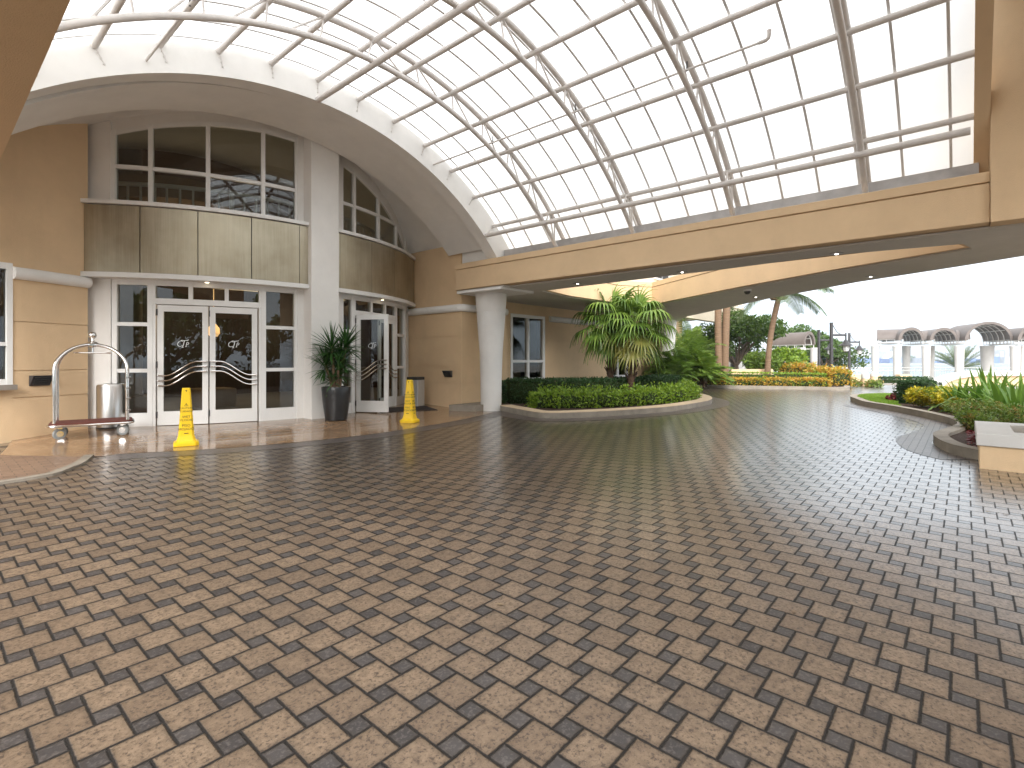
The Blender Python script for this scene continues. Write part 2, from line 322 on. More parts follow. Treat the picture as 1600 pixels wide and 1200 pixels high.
# ------------------------------------------------------------------ mesh helpers
def wloc(o):
    v = Vector((0, 0, 0))
    while o is not None: v = v+o.location; o = o.parent
    return v
def link(name, me, mats, parent=None, world=True):
    o = bpy.data.objects.new(name, me); COL.objects.link(o)
    for q in (mats if isinstance(mats, (list, tuple)) else [mats]): me.materials.append(M[q])
    if parent is not None:
        o.parent = parent
        if world:
            w = wloc(parent)
            if w.length > 0: me.transform(Matrix.Translation(-w))
    return o
class MB:
    def __init__(s): s.v, s.f, s.m = [], [], []
    def add(s, vs, fs, mi=0):
        n = len(s.v); s.v += [tuple(q) for q in vs]; s.f += [tuple(n+i for i in f) for f in fs]; s.m += [mi]*len(fs); return s
    def box(s, p0, p1, mi=0):
        (a, b, c), (d, e, f) = p0, p1
        return s.add([(a, b, c), (d, b, c), (d, e, c), (a, e, c), (a, b, f), (d, b, f), (d, e, f), (a, e, f)],
                     [(0, 3, 2, 1), (4, 5, 6, 7), (0, 1, 5, 4), (1, 2, 6, 5), (2, 3, 7, 6), (3, 0, 4, 7)], mi)
    def obox(s, c, ax, ay, sx, sy, z0, z1, mi=0):     # oriented box: plan axes ax, ay
        ax, ay = Vector(ax), Vector(ay); c = Vector((c[0], c[1], 0)); P = []
        for z in (z0, z1):
            for (i, j) in ((-1, -1), (1, -1), (1, 1), (-1, 1)):
                q = c+ax*(i*sx/2)+ay*(j*sy/2); P.append((q.x, q.y, z))
        return s.add(P, [(0, 3, 2, 1), (4, 5, 6, 7), (0, 1, 5, 4), (1, 2, 6, 5), (2, 3, 7, 6), (3, 0, 4, 7)], mi)
    def prism(s, poly, z0, z1, holes=(), mi=0):
        # z0, z1: numbers or functions of (x, y)
        g0 = z0 if callable(z0) else (lambda x, y: z0); g1 = z1 if callable(z1) else (lambda x, y: z1)
        loops = [list(poly)]+[list(h) for h in holes]
        flat = [p for l in loops for p in l]
        tris = tessellate_polygon([[Vector((p[0], p[1], 0)) for p in l] for l in loops])
        n = len(flat); V = [(p[0], p[1], g0(p[0], p[1])) for p in flat]+[(p[0], p[1], g1(p[0], p[1])) for p in flat]; F = []
        for (a, b, c) in tris:
            A, Bq, Cq = flat[a], flat[b], flat[c]
            cr = (Bq[0]-A[0])*(Cq[1]-A[1])-(Bq[1]-A[1])*(Cq[0]-A[0])
            if cr < 0: b, c = c, b
            F.append((n+a, n+b, n+c)); F.append((a, c, b))
        k = 0
        for l in loops:
            m_ = len(l)
            for i in range(m_): j = (i+1) % m_; F.append((k+i, k+j, n+k+j, n+k+i))
            k += m_
        return s.add(V, F, mi)
    def tube(s, pts, r, n=8, cap=True, mi=0):
        pts = [Vector(p) for p in pts]; rr = r if isinstance(r, (list, tuple)) else [r]*len(pts)
        V, F = [], []; up = None
        for i, p in enumerate(pts):
            t = (pts[min(i+1, len(pts)-1)]-pts[max(i-1, 0)]).normalized()
            if up is None:
                a = Vector((0, 0, 1)) if abs(t.z) < .9 else Vector((1, 0, 0)); up = (a-t*a.dot(t)).normalized()
            else:
                up = up-t*up.dot(t); up = up.normalized() if up.length > 1e-6 else Vector((1, 0, 0))
            w = t.cross(up)
            for k in range(n):
                a = 2*math.pi*k/n; V.append(p+up*(rr[i]*math.cos(a))+w*(rr[i]*math.sin(a)))
        for i in range(len(pts)-1):
            for k in range(n):
                k2 = (k+1) % n; F.append((i*n+k, i*n+k2, (i+1)*n+k2, (i+1)*n+k))
        if cap: F.append(tuple(range(n-1, -1, -1))); F.append(tuple((len(pts)-1)*n+k for k in range(n)))
        return s.add(V, F, mi)
    def lathe(s, prof, c=(0, 0, 0), n=24, mi=0, cap=True):
        V, F = [], []
        for r, z in prof:
            for k in range(n): a = 2*math.pi*k/n; V.append((c[0]+r*math.cos(a), c[1]+r*math.sin(a), c[2]+z))
        for i in range(len(prof)-1):
            for k in range(n): k2 = (k+1) % n; F.append((i*n+k, i*n+k2, (i+1)*n+k2, (i+1)*n+k))
        if cap: F.append(tuple(range(n-1, -1, -1))); F.append(tuple((len(prof)-1)*n+k for k in range(n)))
        return s.add(V, F, mi)
    def sphere(s, c, r, n=10, m_=6, sz=1, mi=0):
        return s.lathe([(max(.0005, r*math.sin(math.pi*i/m_)), -r*sz*math.cos(math.pi*i/m_)) for i in range(m_+1)], c, n, mi)
    def quad(s, a, b, c, d, mi=0): return s.add([a, b, c, d], [(0, 1, 2, 3)], mi)
    def build(s, name, mat, parent=None, smooth=False, world=True, bevel=0):
        me = bpy.data.meshes.new(name); me.from_pydata(s.v, [], s.f)
        me.polygons.foreach_set('material_index', s.m)
        if smooth: me.shade_smooth(); 
        o = link(name, me, mat, parent, world)
        if smooth:
            try: me.set_sharp_from_angle(angle=R_(38))
            except Exception: pass
        if bevel:
            b = o.modifiers.new('bevel', 'BEVEL'); b.width = bevel; b.segments = 2; b.limit_method = 'ANGLE'; b.angle_limit = R_(50)
        return o
def build_np(name, V, F, mat, parent=None, world=True, fm=None):
    V = np.asarray(V, np.float32); F = np.asarray(F, np.int32)
    me = bpy.data.meshes.new(name); me.vertices.add(len(V)); me.vertices.foreach_set('co', V.ravel())
    k = F.shape[1]; me.loops.add(F.size); me.loops.foreach_set('vertex_index', F.ravel())
    me.polygons.add(len(F)); me.polygons.foreach_set('loop_start', np.arange(0, F.size, k, dtype=np.int32))
    if fm is not None: me.polygons.foreach_set('material_index', np.asarray(fm, np.int32))
    me.update(calc_edges=True); me.validate()
    return link(name, me, mat, parent, world)
def tag(o, label=None, cat=None, group=None, kind=None):
    for k, v in (('label', label), ('category', cat), ('group', group), ('kind', kind)):
        if v: o[k] = v
    return o
def thing(name, label, cat, loc=(0, 0, 0), group=None):
    o = bpy.data.objects.new(name, None); COL.objects.link(o); o.location = loc; o.empty_display_size = .2
    return tag(o, label, cat, group)
def kids(o): return [c for c in bpy.data.objects if c.parent == o]
def copy_tree(o, parent=None):
    c = o.copy(); COL.objects.link(c); c.parent = parent
    for ch in kids(o): copy_tree(ch, c)
    return c
def text_mesh(body, size, mbuild=None):
    cu = bpy.data.curves.new('lettering', 'FONT'); cu.body = body; cu.size = size; cu.align_x = 'CENTER'; cu.extrude = .0006; cu.resolution_u = 3
    o = bpy.data.objects.new('lettering', cu); COL.objects.link(o)
    bpy.context.view_layer.update()
    dg = bpy.context.evaluated_depsgraph_get(); me = bpy.data.meshes.new_from_object(o.evaluated_get(dg))
    bpy.data.objects.remove(o); bpy.data.curves.remove(cu)
    V = [tuple(v.co) for v in me.vertices]; F = [tuple(p.vertices) for p in me.polygons]; bpy.data.meshes.remove(me)
    return V, F
def smoothpath(pts, n=8, closed=False):              # Catmull-Rom in plan
    P = [Vector((p[0], p[1])) for p in pts]; out = []; m_ = len(P)
    for i in range(m_ if closed else m_-1):
        g = (lambda k: P[k % m_]) if closed else (lambda k: P[max(0, min(m_-1, k))])
        a, b, c, d = g(i-1), g(i), g(i+1), g(i+2)
        for k in range(n):
            t = k/n; out.append(.5*((2*b)+(c-a)*t+(2*a-5*b+4*c-d)*t*t+(3*b-a-3*c+d)*t**3))
    if not closed: out.append(P[-1])
    return [(q.x, q.y) for q in out]
def offset(path, d):
    P = [Vector(p) for p in path]; out = []
    for i, p in enumerate(P):
        t = (P[min(i+1, len(P)-1)]-P[max(i-1, 0)]).normalized(); out.append((p.x-t.y*d, p.y+t.x*d))
    return out
def strip_prism(path, d0, d1, z0, z1, mb=None, mi=0):   # wall following a plan path between two offsets
    mb = mb or MB(); A, B_ = offset(path, d0), offset(path, d1)
    g0 = z0 if callable(z0) else (lambda x, y: z0); g1 = z1 if callable(z1) else (lambda x, y: z1)
    V, F = [], []
    for a, b in zip(A, B_): V += [(a[0], a[1], g0(*a)), (b[0], b[1], g0(*b)), (b[0], b[1], g1(*b)), (a[0], a[1], g1(*a))]
    for i in range(len(A)-1):
        for k in range(4): k2 = (k+1) % 4; F.append((i*4+k, (i+1)*4+k, (i+1)*4+k2, i*4+k2))
    F.append((0, 1, 2, 3)); e = (len(A)-1)*4; F.append((e+3, e+2, e+1, e))
    return mb.add(V, F, mi)

# ------------------------------------------------------------------ the setting: land, drive, water
def grid(fn, us, vs):
    V = [fn(u, v) for v in vs for u in us]; n = len(us)
    F = [(j*n+i, j*n+i+1, (j+1)*n+i+1, (j+1)*n+i) for j in range(len(vs)-1) for i in range(n-1)]
    return V, F
V, F = grid(lambda X, Z: (lambda p: (p.x, p.y, terr(p.x, p.y)-.03))(xz(X, Z)), list(range(-90, 171, 3)), list(range(-60, 46, 2))+[45.5])
tag(MB().add(V, F).build('ground', 'land'), kind='structure')
V, F = grid(lambda x, y: (x, y, terr(x, y)), [i*1.0 for i in range(-14, 33)], [i*1.0 for i in range(-26, 13)])
keep = [f for f in F if all(V[i][1] < 12 and FX*V[i][0]+FY*V[i][1] < 27 for i in f)]
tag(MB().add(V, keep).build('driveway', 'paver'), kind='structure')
mb = MB(); a, b = xz(-900, 45.5), xz(1500, 45.5)
tag(MB().add([xz(-900, 45.4, -3.2), xz(2600, 45.4, -3.2), xz(6000, 5200, -3.2), xz(-6000, 5200, -3.2)], [(0, 1, 2, 3)]).build('water', 'water'), kind='structure')
mb = MB(); q0, q1, q2, q3 = xz(-90, 45.5), xz(168, 45.5), xz(168, 45.2), xz(-90, 45.2)
mb.prism([(q.x, q.y) for q in (q3, q2, q1, q0)], -4, -.32); tag(mb.build('sea_wall', 'land'), kind='structure')

# ------------------------------------------------------------------ hotel entrance building
BC = Vector((5.79, 15.88)); RB = 5.39; RG = RB-.25
def bp(r, th): a = R_(th); return (BC.x+r*math.sin(a), BC.y+r*math.cos(a))
def floor_z(x, y):
    d = math.hypot(x-BC.x, y-BC.y); k = max(0, min(1, (RB+1.7-d)/1.7)); k = k*k*(3-2*k)
    return GX*x+GY*y+.006+.06*k
# entrance floor
edge = smoothpath([(9.6, 8.95), (9.03, 8.73), (7.5, 8.33), (5.73, 8.13), (4.51, 8.2), (3.55, 8.42), (2.75, 8.73), (2.05, 9.12), (1.61, 9.25), (.81, 10.24)], 8)
mb = MB(); V, F = [], []; n = 16
for (x, y) in edge:
    a = Vector((x, y)); b = Vector((min(max(x, -.5), 10.2), 12.6))
    b = Vector((x*.9+.55, 12.8))
    for k in range(n+1): q = a.lerp(b, k/n); V.append((q.x, q.y, floor_z(q.x, q.y)))
for i in range(len(edge)-1):
    for k in range(n): F.append((i*(n+1)+k, (i+1)*(n+1)+k, (i+1)*(n+1)+k+1, i*(n+1)+k+1))
tag(mb.add(V, F).build('entrance_floor', 'trav'), kind='structure')
mb = MB(); band = edge
V, F = [], []
for a, b in zip(offset(band, 0.0), offset(band, .42)): V += [(a[0], a[1], GX*a[0]+GY*a[1]+.003), (b[0], b[1], GX*b[0]+GY*b[1]+.003)]
for i in range(len(band)-12): F.append((2*i, 2*i+1, 2*i+3, 2*i+2))
tag(mb.add(V, F).build('paver_border', 'border'), kind='structure')
# reddish brick ramp at the left
rp_ = [(-3.2, 8.0), (.55, 8.12), (1.28, 8.5), (1.61, 9.22), (.81, 10.24), (-.5, 11.4), (-3.2, 11.2)]
tag(MB().prism(rp_, -.05, lambda x, y: GX*x+GY*y+.008).build('brick_ramp', 'ramp'), kind='structure')
mb = strip_prism(smoothpath([(-3.2, 7.95), (.55, 8.05), (1.3, 8.45), (1.66, 9.24)], 5), -.02, .09, lambda x, y: GX*x+GY*y-.04, lambda x, y: GX*x+GY*y+.03)
tag(mb.build('ramp_kerb', 'curb'), kind='structure')

BLD = thing('hotel_entrance', 'beige hotel entrance with white arch and a curved glazed bow of doors and windows', 'building', (5.8, 10.5, 0))
GROOVES = (.88, 1.32, 2.12)
def coursed_wall(path, d0, d1, zlo, zhi, mb, gro=GROOVES, g=.014):
    lv = [zlo]+[z for z in gro]+[zhi]
    for i in range(len(lv)-1):
        strip_prism(path, d0, d1, lv[i]+(g/2 if i else 0), lv[i+1]-(g/2 if i < len(lv)-2 else 0), mb)
    strip_prism(path, d0+(.02 if d1 > d0 else -.02), d1, zlo, zhi-.01, mb)
# left curved wall (path runs left to right, outside on the camera side)
lw = smoothpath([(-2.2, 11.05), (-.9, 11.15), (.1, 11.32), (1.06, 11.585), (1.55, 11.79), (2.1, 12.05)], 6)
kx = min(range(len(lw)), key=lambda i: abs(lw[i][0]-1.06))
mb = MB(); coursed_wall(lw[kx:], 0, .3, 0, 6.2, mb); mb.build('wall', 'beige', BLD)
mb = MB(); strip_prism(lw[:kx+1], 0, .3, 0, 1.02, mb); mb.build('wall', 'beige', BLD)
mb = MB(); strip_prism(lw[:kx+1], .001, .3, 3.05, 6.2, mb); mb.build('wall', 'beige', BLD)
mb = MB(); strip_prism(lw[:kx+1], -.16, .12, 1.02, 1.1, mb); mb.build('window_sill', 'sill', BLD)
mb = MB(); wp = lw[:kx+1]
strip_prism(wp, -.012, .07, 1.1, 1.19, mb); strip_prism(wp, -.012, .07, 2.95, 3.05, mb); strip_prism(wp, -.01, .068, 1.72, 1.78, mb)
for i in (2, 8): strip_prism(wp[i:i+2], -.014, .072, 1.1, 3.05, mb)
e0, e1 = Vector(wp[-1]), Vector(wp[-2]); e2 = e0+(e1-e0).normalized()*.075; strip_prism([tuple(e2), tuple(e0)], -.016, .09, 1.1, 3.05, mb)
wl = mb.build('window', 'frame', BLD)
mb = MB(); A = offset(wp, .03)
for a, b in zip(A, A[1:]): mb.quad((*a, 1.1), (*b, 1.1), (*b, 3.05), (*a, 3.05))
mb.build('pane', 'glass', wl)
mp_ = offset(lw[kx:], -.02); mb = MB(); mb.tube([(x, y, 2.9) for x, y in mp_], .1, 12); mb.build('moulding', 'white', BLD, smooth=True)
# right block
BX, BY = 9.42, 9.94
mb = MB(); coursed_wall([(BX, 12.6), (BX, BY), (11.2, BY)], 0, .3, -.1, 4.55, mb)
mb.box((BX+.03, BY+.03, 4.3), (11.2, 12.6, 4.54)); mb.build('wall', 'beige', BLD)
mb = MB(); mb.tube([(BX-.02, 12.3, 2.86), (BX-.02, BY+.05, 2.86), (BX+.05, BY-.02, 2.86), (11.15, BY-.02, 2.86)], .1, 12); mb.build('moulding', 'white', BLD, smooth=True)
# right facade behind the planting, with two windows
WY = 10.5
mb = MB(); ops = [(12.0, 13.72, .82, 2.92), (17.7, 19.35, .3, 2.1)]
xs = 11.1
for (x0, x1, z0, z1) in ops+[(24.0, 24.0, 0, 0)]:
    coursed_wall([(xs, WY), (x0, WY)], 0, .3, -.1, 3.6, mb)
    if x1 > x0: mb.box((x0, WY, -.1), (x1, WY+.3, z0)); mb.box((x0, WY, z1), (x1, WY+.3, 3.6))
    xs = x1
mb.build('wall', 'beige', BLD)
mb = MB(); mb.tube([(13.95, WY-.02, 2.86), (23.9, WY-.02, 2.86)], .1, 10); mb.build('moulding', 'white', BLD, smooth=True)
for (x0, x1, z0, z1) in ops:
    mb = MB(); w = .1; xm = (x0+x1)/2; zm = z0+.3*(z1-z0)
    mb.box((x0, WY-.02, z0), (x0+w, WY+.1, z1)); mb.box((x1-w, WY-.02, z0), (x1, WY+.1, z1)); mb.box((xm-.05, WY-.018, z0+w), (xm+.05, WY+.1, z1-w))
    mb.box((x0+w, WY-.02, z0), (x1-w, WY+.1, z0+w)); mb.box((x0+w, WY-.02, z1-w), (x1-w, WY+.1, z1))
    mb.box((x0+w, WY-.01, zm-.04), (xm-.05, WY+.09, zm+.04)); mb.box((xm+.05, WY-.01, zm-.04), (x1-w, WY+.09, zm+.04))
    wn_ = mb.build('window', 'frame', BLD)
    MB().quad((x0, WY+.04, z0), (x1, WY+.04, z0), (x1, WY+.04, z1), (x0, WY+.04, z1)).build('pane', 'glass', wn_)
# tower above the canopy seen through its opening
mb = MB(); mb.box((11.5, WY, 3.61), (34, WY+.4, 16)); 
for k in range(4): mb.box((11.5, WY-.08, 4.6+2.9*k), (34, WY, 4.75+2.9*k))
tw = mb.build('upper_wall', 'cream', BLD)
for x in (15.5, 18.6, 21.7, 24.8, 27.9):
    for z in (5.1, 8.0):
        f = MB(); f.box((x, WY-.05, z), (x+1.5, WY+.0, z+1.9)); w_ = f.build('window', 'frame', BLD)
        MB().box((x+.1, WY-.07, z+.1), (x+.71, WY-.05, z+1.8)).box((x+.79, WY-.07, z+.1), (x+1.4, WY-.05, z+1.8)).build('pane', 'dark', w_)

# white arch ring, soffits, pillar
def cyl(cx, cz, r, y0, y1, a0, a1, n=64):
    V, F = [], []
    for i in range(n+1):
        a = R_(a0+(a1-a0)*i/n)
        for y in (y0, y1): V.append((cx+r*math.sin(a), y, cz+r*math.cos(a)))
    for i in range(n): F.append((2*i, 2*i+1, 2*i+3, 2*i+2))
    return V, F
def ring(mb, cx, cz, r0, r1, y0, y1, a0, a1, n=72, mi=0, c1=None, a0b=None, a1b=None):
    c1 = c1 or (cx, cz); V, F = [], []
    for i in range(n+1):
        a = R_(a0+(a1-a0)*i/n); s_, c_ = math.sin(a), math.cos(a)
        V += [(cx+r0*s_, y0, cz+r0*c_), (cx+r0*s_, y1, cz+r0*c_), (c1[0]+r1*s_, y1, c1[1]+r1*c_), (c1[0]+r1*s_, y0, c1[1]+r1*c_)]
    for i in range(n):
        for k in range(4): k2 = (k+1) % 4; F.append((i*4+k, i*4+k2, (i+1)*4+k2, (i+1)*4+k))
    F.append((3, 2, 1, 0)); e = n*4; F.append((e, e+1, e+2, e+3))
    return mb.add(V, F, mi)
mb = MB(); ring(mb, 4.72, -.14, 6.19, 6.86, 8.6, 8.93, -52, 50.5, 90, c1=(4.77, -.26)); mb.build('arch', 'white', BLD, smooth=True)
SCX, SCZ, SR = 4.87, -.13, 6.5
mb = MB(); ring(mb, SCX, SCZ, SR-.25, SR+.25, 9.05, 10.34, -54, 45.5, 80); mb.build('soffit', 'white', BLD, smooth=True)
mb = MB(); ring(mb, SCX, SCZ, SR+.12, SR+.3, 8.931, 9.049, -54, 45.5, 80); ring(mb, SCX, SCZ, SR+.04, SR+.25, 10.341, 14.0, -54, 44.6, 80); mb.build('soffit', 'white', BLD, smooth=True)
MB().box((9.44, 9.02, 3.96), (10.9, 9.93, 4.75)).build('arch_springing', 'white', BLD)
mb = MB(); mb.box((5.5, 10.36, .05), (6.14, 11.0, 6.52)); pil = mb.build('pillar', 'white', BLD, bevel=.008)
def soff(x): return SCZ+math.sqrt(max(.01, SR*SR-(x-SCX)**2))

# bow: metal panels, trims, glazing
def arc_band(mb, r0, r1, t0, t1, z0, z1, n=None, mi=0):
    n = n or max(2, int(abs(t1-t0)/1.5)+1); V, F = [], []
    f0 = z0 if callable(z0) else (lambda x: z0); f1 = z1 if callable(z1) else (lambda x: z1)
    for i in range(n+1):
        t = t0+(t1-t0)*i/n; a, b = bp(r0, t), bp(r1, t)
        V += [(a[0], a[1], f0(a[0])), (b[0], b[1], f0(b[0])), (b[0], b[1], f1(b[0])), (a[0], a[1], f1(a[0]))]
    for i in range(n):
        for k in range(4): k2 = (k+1) % 4; F.append((i*4+k, i*4+k2, (i+1)*4+k2, (i+1)*4+k))
    F.append((3, 2, 1, 0)); e = n*4; F.append((e, e+1, e+2, e+3))
    return mb.add(V, F, mi)
def arc_sheet(mb, r, t0, t1, z0, z1, n=1):
    f1 = z1 if callable(z1) else (lambda x: z1)
    for i in range(n):
        a, b = bp(r, t0+(t1-t0)*i/n), bp(r, t0+(t1-t0)*(i+1)/n)
        mb.quad((*a, z0), (*b, z0), (*b, f1(b[0])), (*a, f1(a[0])))
    return mb
seams = [-135.8, -145.6, -155.5, -165.2, -175.0, -185, -195, -205, -215, -224.6]
for a, b in zip(seams, seams[1:]):
    mb = MB(); g = .09 if a > -175 or a < -186 else .03; arc_band(mb, RB-.05, RB, a-g, b+g, 3.1, 4.31, 8); mb.build('metal_panel', 'panel', BLD, smooth=True)
mb = MB(); arc_band(mb, RB-.14, RB-.052, -135.8, -224.6, 3.08, 4.32); mb.build('panel_backing', 'dark', BLD)
mb = MB(); arc_band(mb, RG-.05, RB+.05, -135.2, -225.2, 3.0, 3.09); arc_band(mb, RG-.04, RB-.16, -135.2, -225.2, 3.091, 3.2)
mb.build('trim', 'frame', BLD)
mb = MB(); arc_band(mb, RG-.05, RB+.05, -135.2, -225.2, 4.33, 4.40); mb.build('trim', 'frame', BLD)
# white infill between window heads and soffit, side posts, jambs beside pillar
hz = lambda x: SCZ+.0+math.sqrt(max(.01, (SR-.16)**2-(x-SCX)**2))
mb = MB(); arc_band(mb, RG-.12, RG+.02, -139.5, -175.4, hz, lambda x: soff(x)+.1); arc_band(mb, RG-.12, RG+.02, -187.0, -219.3, hz, lambda x: soff(x)+.1); mb.build('head_infill', 'white', BLD)
for t0, t1 in ((-133.0, -139.45), (-219.3, -227)):
    mb = MB(); arc_band(mb, RG-.12, RG+.06, t0, t1, .05, lambda x: soff(x)+.1); mb.build('post', 'white', BLD)
mb = MB(); arc_band(mb, RG-.12, RG+.06, -175.35, -178.8, .05, lambda x: soff(x)+.1); mb.build('post', 'white', BLD)
mb = MB(); arc_band(mb, RG-.12, RG+.06, -182, -186.9, .05, lambda x: soff(x)+.1); mb.build('post', 'white', BLD)

def mull(mb, t, w, d0, d1, z0, z1):
    c = bp(RG+(d0+d1)/2, t); a = R_(t); rad = (math.sin(a), math.cos(a), 0); tan = (math.cos(a), -math.sin(a), 0)
    return mb.obox(c, tan, rad, w, d1-d0, z0, z1)
def upper_window(ts):
    mb = MB()
    for i, t in enumerate(ts): x = bp(RG, t)[0]; mull(mb, t, .075, -.06, .045, 4.41, hz(x)+.02)
    for a, b in zip(ts, ts[1:]):
        arc_band(mb, RG-.05, RG+.035, a, b, 4.405, 4.47, 6); arc_band(mb, RG-.05, RG+.034, a, b, 5.06, 5.13, 6)
        arc_band(mb, RG-.05, RG+.036, a, b, lambda x: hz(x)-.07, lambda x: hz(x)+.015, 10)
    w = mb.build('window', 'frame', BLD)
    mb = MB()
    for a, b in zip(ts, ts[1:]): arc_sheet(mb, RG-.01, a, b, 4.45, lambda x: hz(x)-.03, 1)
    mb.build('pane', 'glass', w)
upper_window([-139.8, -146.6, -157.1, -167.9, -175.3])
upper_window([-187.2, -191.3, -201.0, -211.6, -219.2])

def sidelight(t0, t1):
    mb = MB(); z0 = floor_z(*bp(RG, (t0+t1)/2))-.02
    for t in (t0, t1): mull(mb, t, .085, -.06, .04, z0, 3.0)
    for (a, b) in ((z0, .5), (1.26, 1.33), (2.13, 2.2), (2.9, 2.999)): arc_band(mb, RG-.05, RG+.03, t0, t1, a, b, 4)
    w = mb.build('sidelight', 'frame', BLD)
    arc_sheet(MB(), RG-.01, t0, t1, .48, 2.92, 2).build('pane', 'glass', w)
for a, b in ((-140.0, -146.5), (-168.0, -175.2), (-187.2, -190.7), (-211.4, -219.2)): sidelight(a, b)
def transom(t0, t1):
    mb = MB(); n = 3
    for k in range(n+1): mull(mb, t0+(t1-t0)*k/n, .07, -.055, .038, 2.56, 2.999)
    arc_band(mb, RG-.05, RG+.033, t0, t1, 2.55, 2.66, 8); arc_band(mb, RG-.05, RG+.033, t0, t1, 2.9, 2.998, 8)
    w = mb.build('transom_window', 'frame', BLD)
    arc_sheet(MB(), RG-.01, t0, t1, 2.62, 2.94, 6).build('pane', 'glass', w)
transom(-147.1, -167.4); transom(-191.3, -210.9)
def logo_mesh():
    # interlaced C T P monogram, drawn as thin bars about 0.2 m wide
    mb = MB(); y = -.004
    def stroke(pts, w=.008):
        for (a, b) in zip(pts, pts[1:]):
            a, b = Vector((a[0], a[1])), Vector((b[0], b[1])); d = (b-a).normalized(); n_ = Vector((-d.y, d.x))*w/2
            P = [a-n_-d*.001, b-n_+d*.001, b+n_+d*.001, a+n_-d*.001]
            mb.add([(p.x, y, p.y) for p in P]+[(p.x, y+.002, p.y) for p in P], [(0, 1, 2, 3), (7, 6, 5, 4), (0, 4, 5, 1), (1, 5, 6, 2), (2, 6, 7, 3), (3, 7, 4, 0)])
    sh = lambda x, z: (x+z*.18, z)
    stroke([sh(-.045+.05*math.cos(a), .0+.052*math.sin(a)) for a in [R_(50+i*22) for i in range(13)]], .009)
    stroke([sh(-.055, .05), sh(-.04, .066), sh(.0, .06), sh(.06, .066), sh(.075, .075)], .01)
    stroke([sh(.008, .06), sh(.004, -.02), sh(-.002, -.07)], .012); stroke([sh(-.02, -.071), sh(.018, -.071)], .006)
    stroke([sh(.055, .03), sh(.052, -.055)], .01); stroke([sh(.04, -.056), sh(.068, -.056)], .006)
    stroke([sh(.055, .03)]+[sh(.06+.03*math.cos(a), .008+.023*math.sin(a)) for a in [R_(80-i*24) for i in range(8)]], .008)
    return mb
def door(p0, p1, z0, h, flip):
    """leaf standing from plan point p0 (hinge) to p1; flip = True when the pulls rise towards p0"""
    p0, p1 = Vector((*p0, 0)), Vector((*p1, 0)); w = (p1-p0).length; ax = (p1-p0)/w; ang = math.atan2(ax.y, ax.x)
    T = Matrix.Translation((p0.x, p0.y, z0)) @ Matrix.Rotation(ang, 4, 'Z')
    def put(mb, name, mat, par, smooth=False):
        mb.v = [tuple(T @ Vector(q)) for q in mb.v]; return mb.build(name, mat, par, smooth)
    st, y0, y1 = .105, -.025, .025; mb = MB()
    mb.box((.006, y0, .01), (st, y1, h)); mb.box((w-st, y0, .01), (w-.006, y1, h))
    mb.box((st, y0+.001, .01), (w-st, y1-.001, .27)); mb.box((st, y0+.001, h-.12), (w-st, y1-.001, h))
    d = put(mb, 'door', 'frame', BLD)
    put(MB().quad((st, 0, .26), (w-st, 0, .26), (w-st, 0, h-.11), (st, 0, h-.11)), 'pane', 'glass', d)
    a, b = ((.03, w-.03) if not flip else (w-.03, .03))
    for k in range(3):
        pts = []
        for i in range(19):
            t = i/18; s_ = max(0, min(1, (t-.14)/.68)); s_ = s_*s_*(3-2*s_); pts.append((a+(b-a)*t, -.085, .95-.095*k+.27*s_))
        m2 = MB(); m2.tube([(pts[0][0], y0, pts[0][2])]+pts+[(pts[-1][0], y0, pts[-1][2])], .0135, 8)
        for e in (0, 1, -2, -1): pass
        for (i0, i1) in ((0, 2), (-3, -1)): m2.tube([pts[i0], pts[i1]], .019, 8)
        put(m2, 'pull_bar', 'steel', d, True)
    lg = logo_mesh(); lg.v = [(q[0]+w*.5, q[1], q[2]+1.56) for q in lg.v]; put(lg, 'logo', 'frost', d)
    for z in (.15, 1.1, h-.2): put(MB().box((-.012, y0-.012, z), (.012, y0+.002, z+.12)), 'hinge', 'dark', d)
    put(MB().lathe([(.016, 0), (.016, .012)], (0, 0, 0), 10), 'lock', 'dark', d) if False else None
    return d
zd = floor_z(*bp(RG, -157))
door(bp(RG, -147.7), bp(RG, -157.2), zd, 2.29, False)
def door_r(t_h, t_f, z): # right leaf: hinge on the right, pulls rise towards the meeting stile; built from free edge to hinge
    return door(bp(RG, t_f), bp(RG, t_h), z, 2.29, True)
door_r(-166.8, -157.3, zd)
zd2 = floor_z(*bp(RG, -201))
door((6.85, 10.80), (7.27, 10.12), zd2, 2.29, False)
door_r(-210.6, -201.3, zd2)
for t_, z_ in ((-147.1, zd), (-167.4, zd), (-191.3, zd2), (-210.9, zd2)): mb = MB(); mull(mb, t_, .07, -.05, .03, z_-.05, 2.56); mb.build('door_jamb', 'frame', BLD)
for t in (-157, -201):
    c = bp(RG+.14, t); l = MB().lathe([(.05, 2.985), (.05, 3.001)], (c[0], c[1], 0), 16).build('downlight', 'frame', BLD, smooth=True)
    MB().lathe([(.036, 2.98), (.036, 2.9845)], (c[0], c[1], 0), 16).build('lens', 'lit', l)
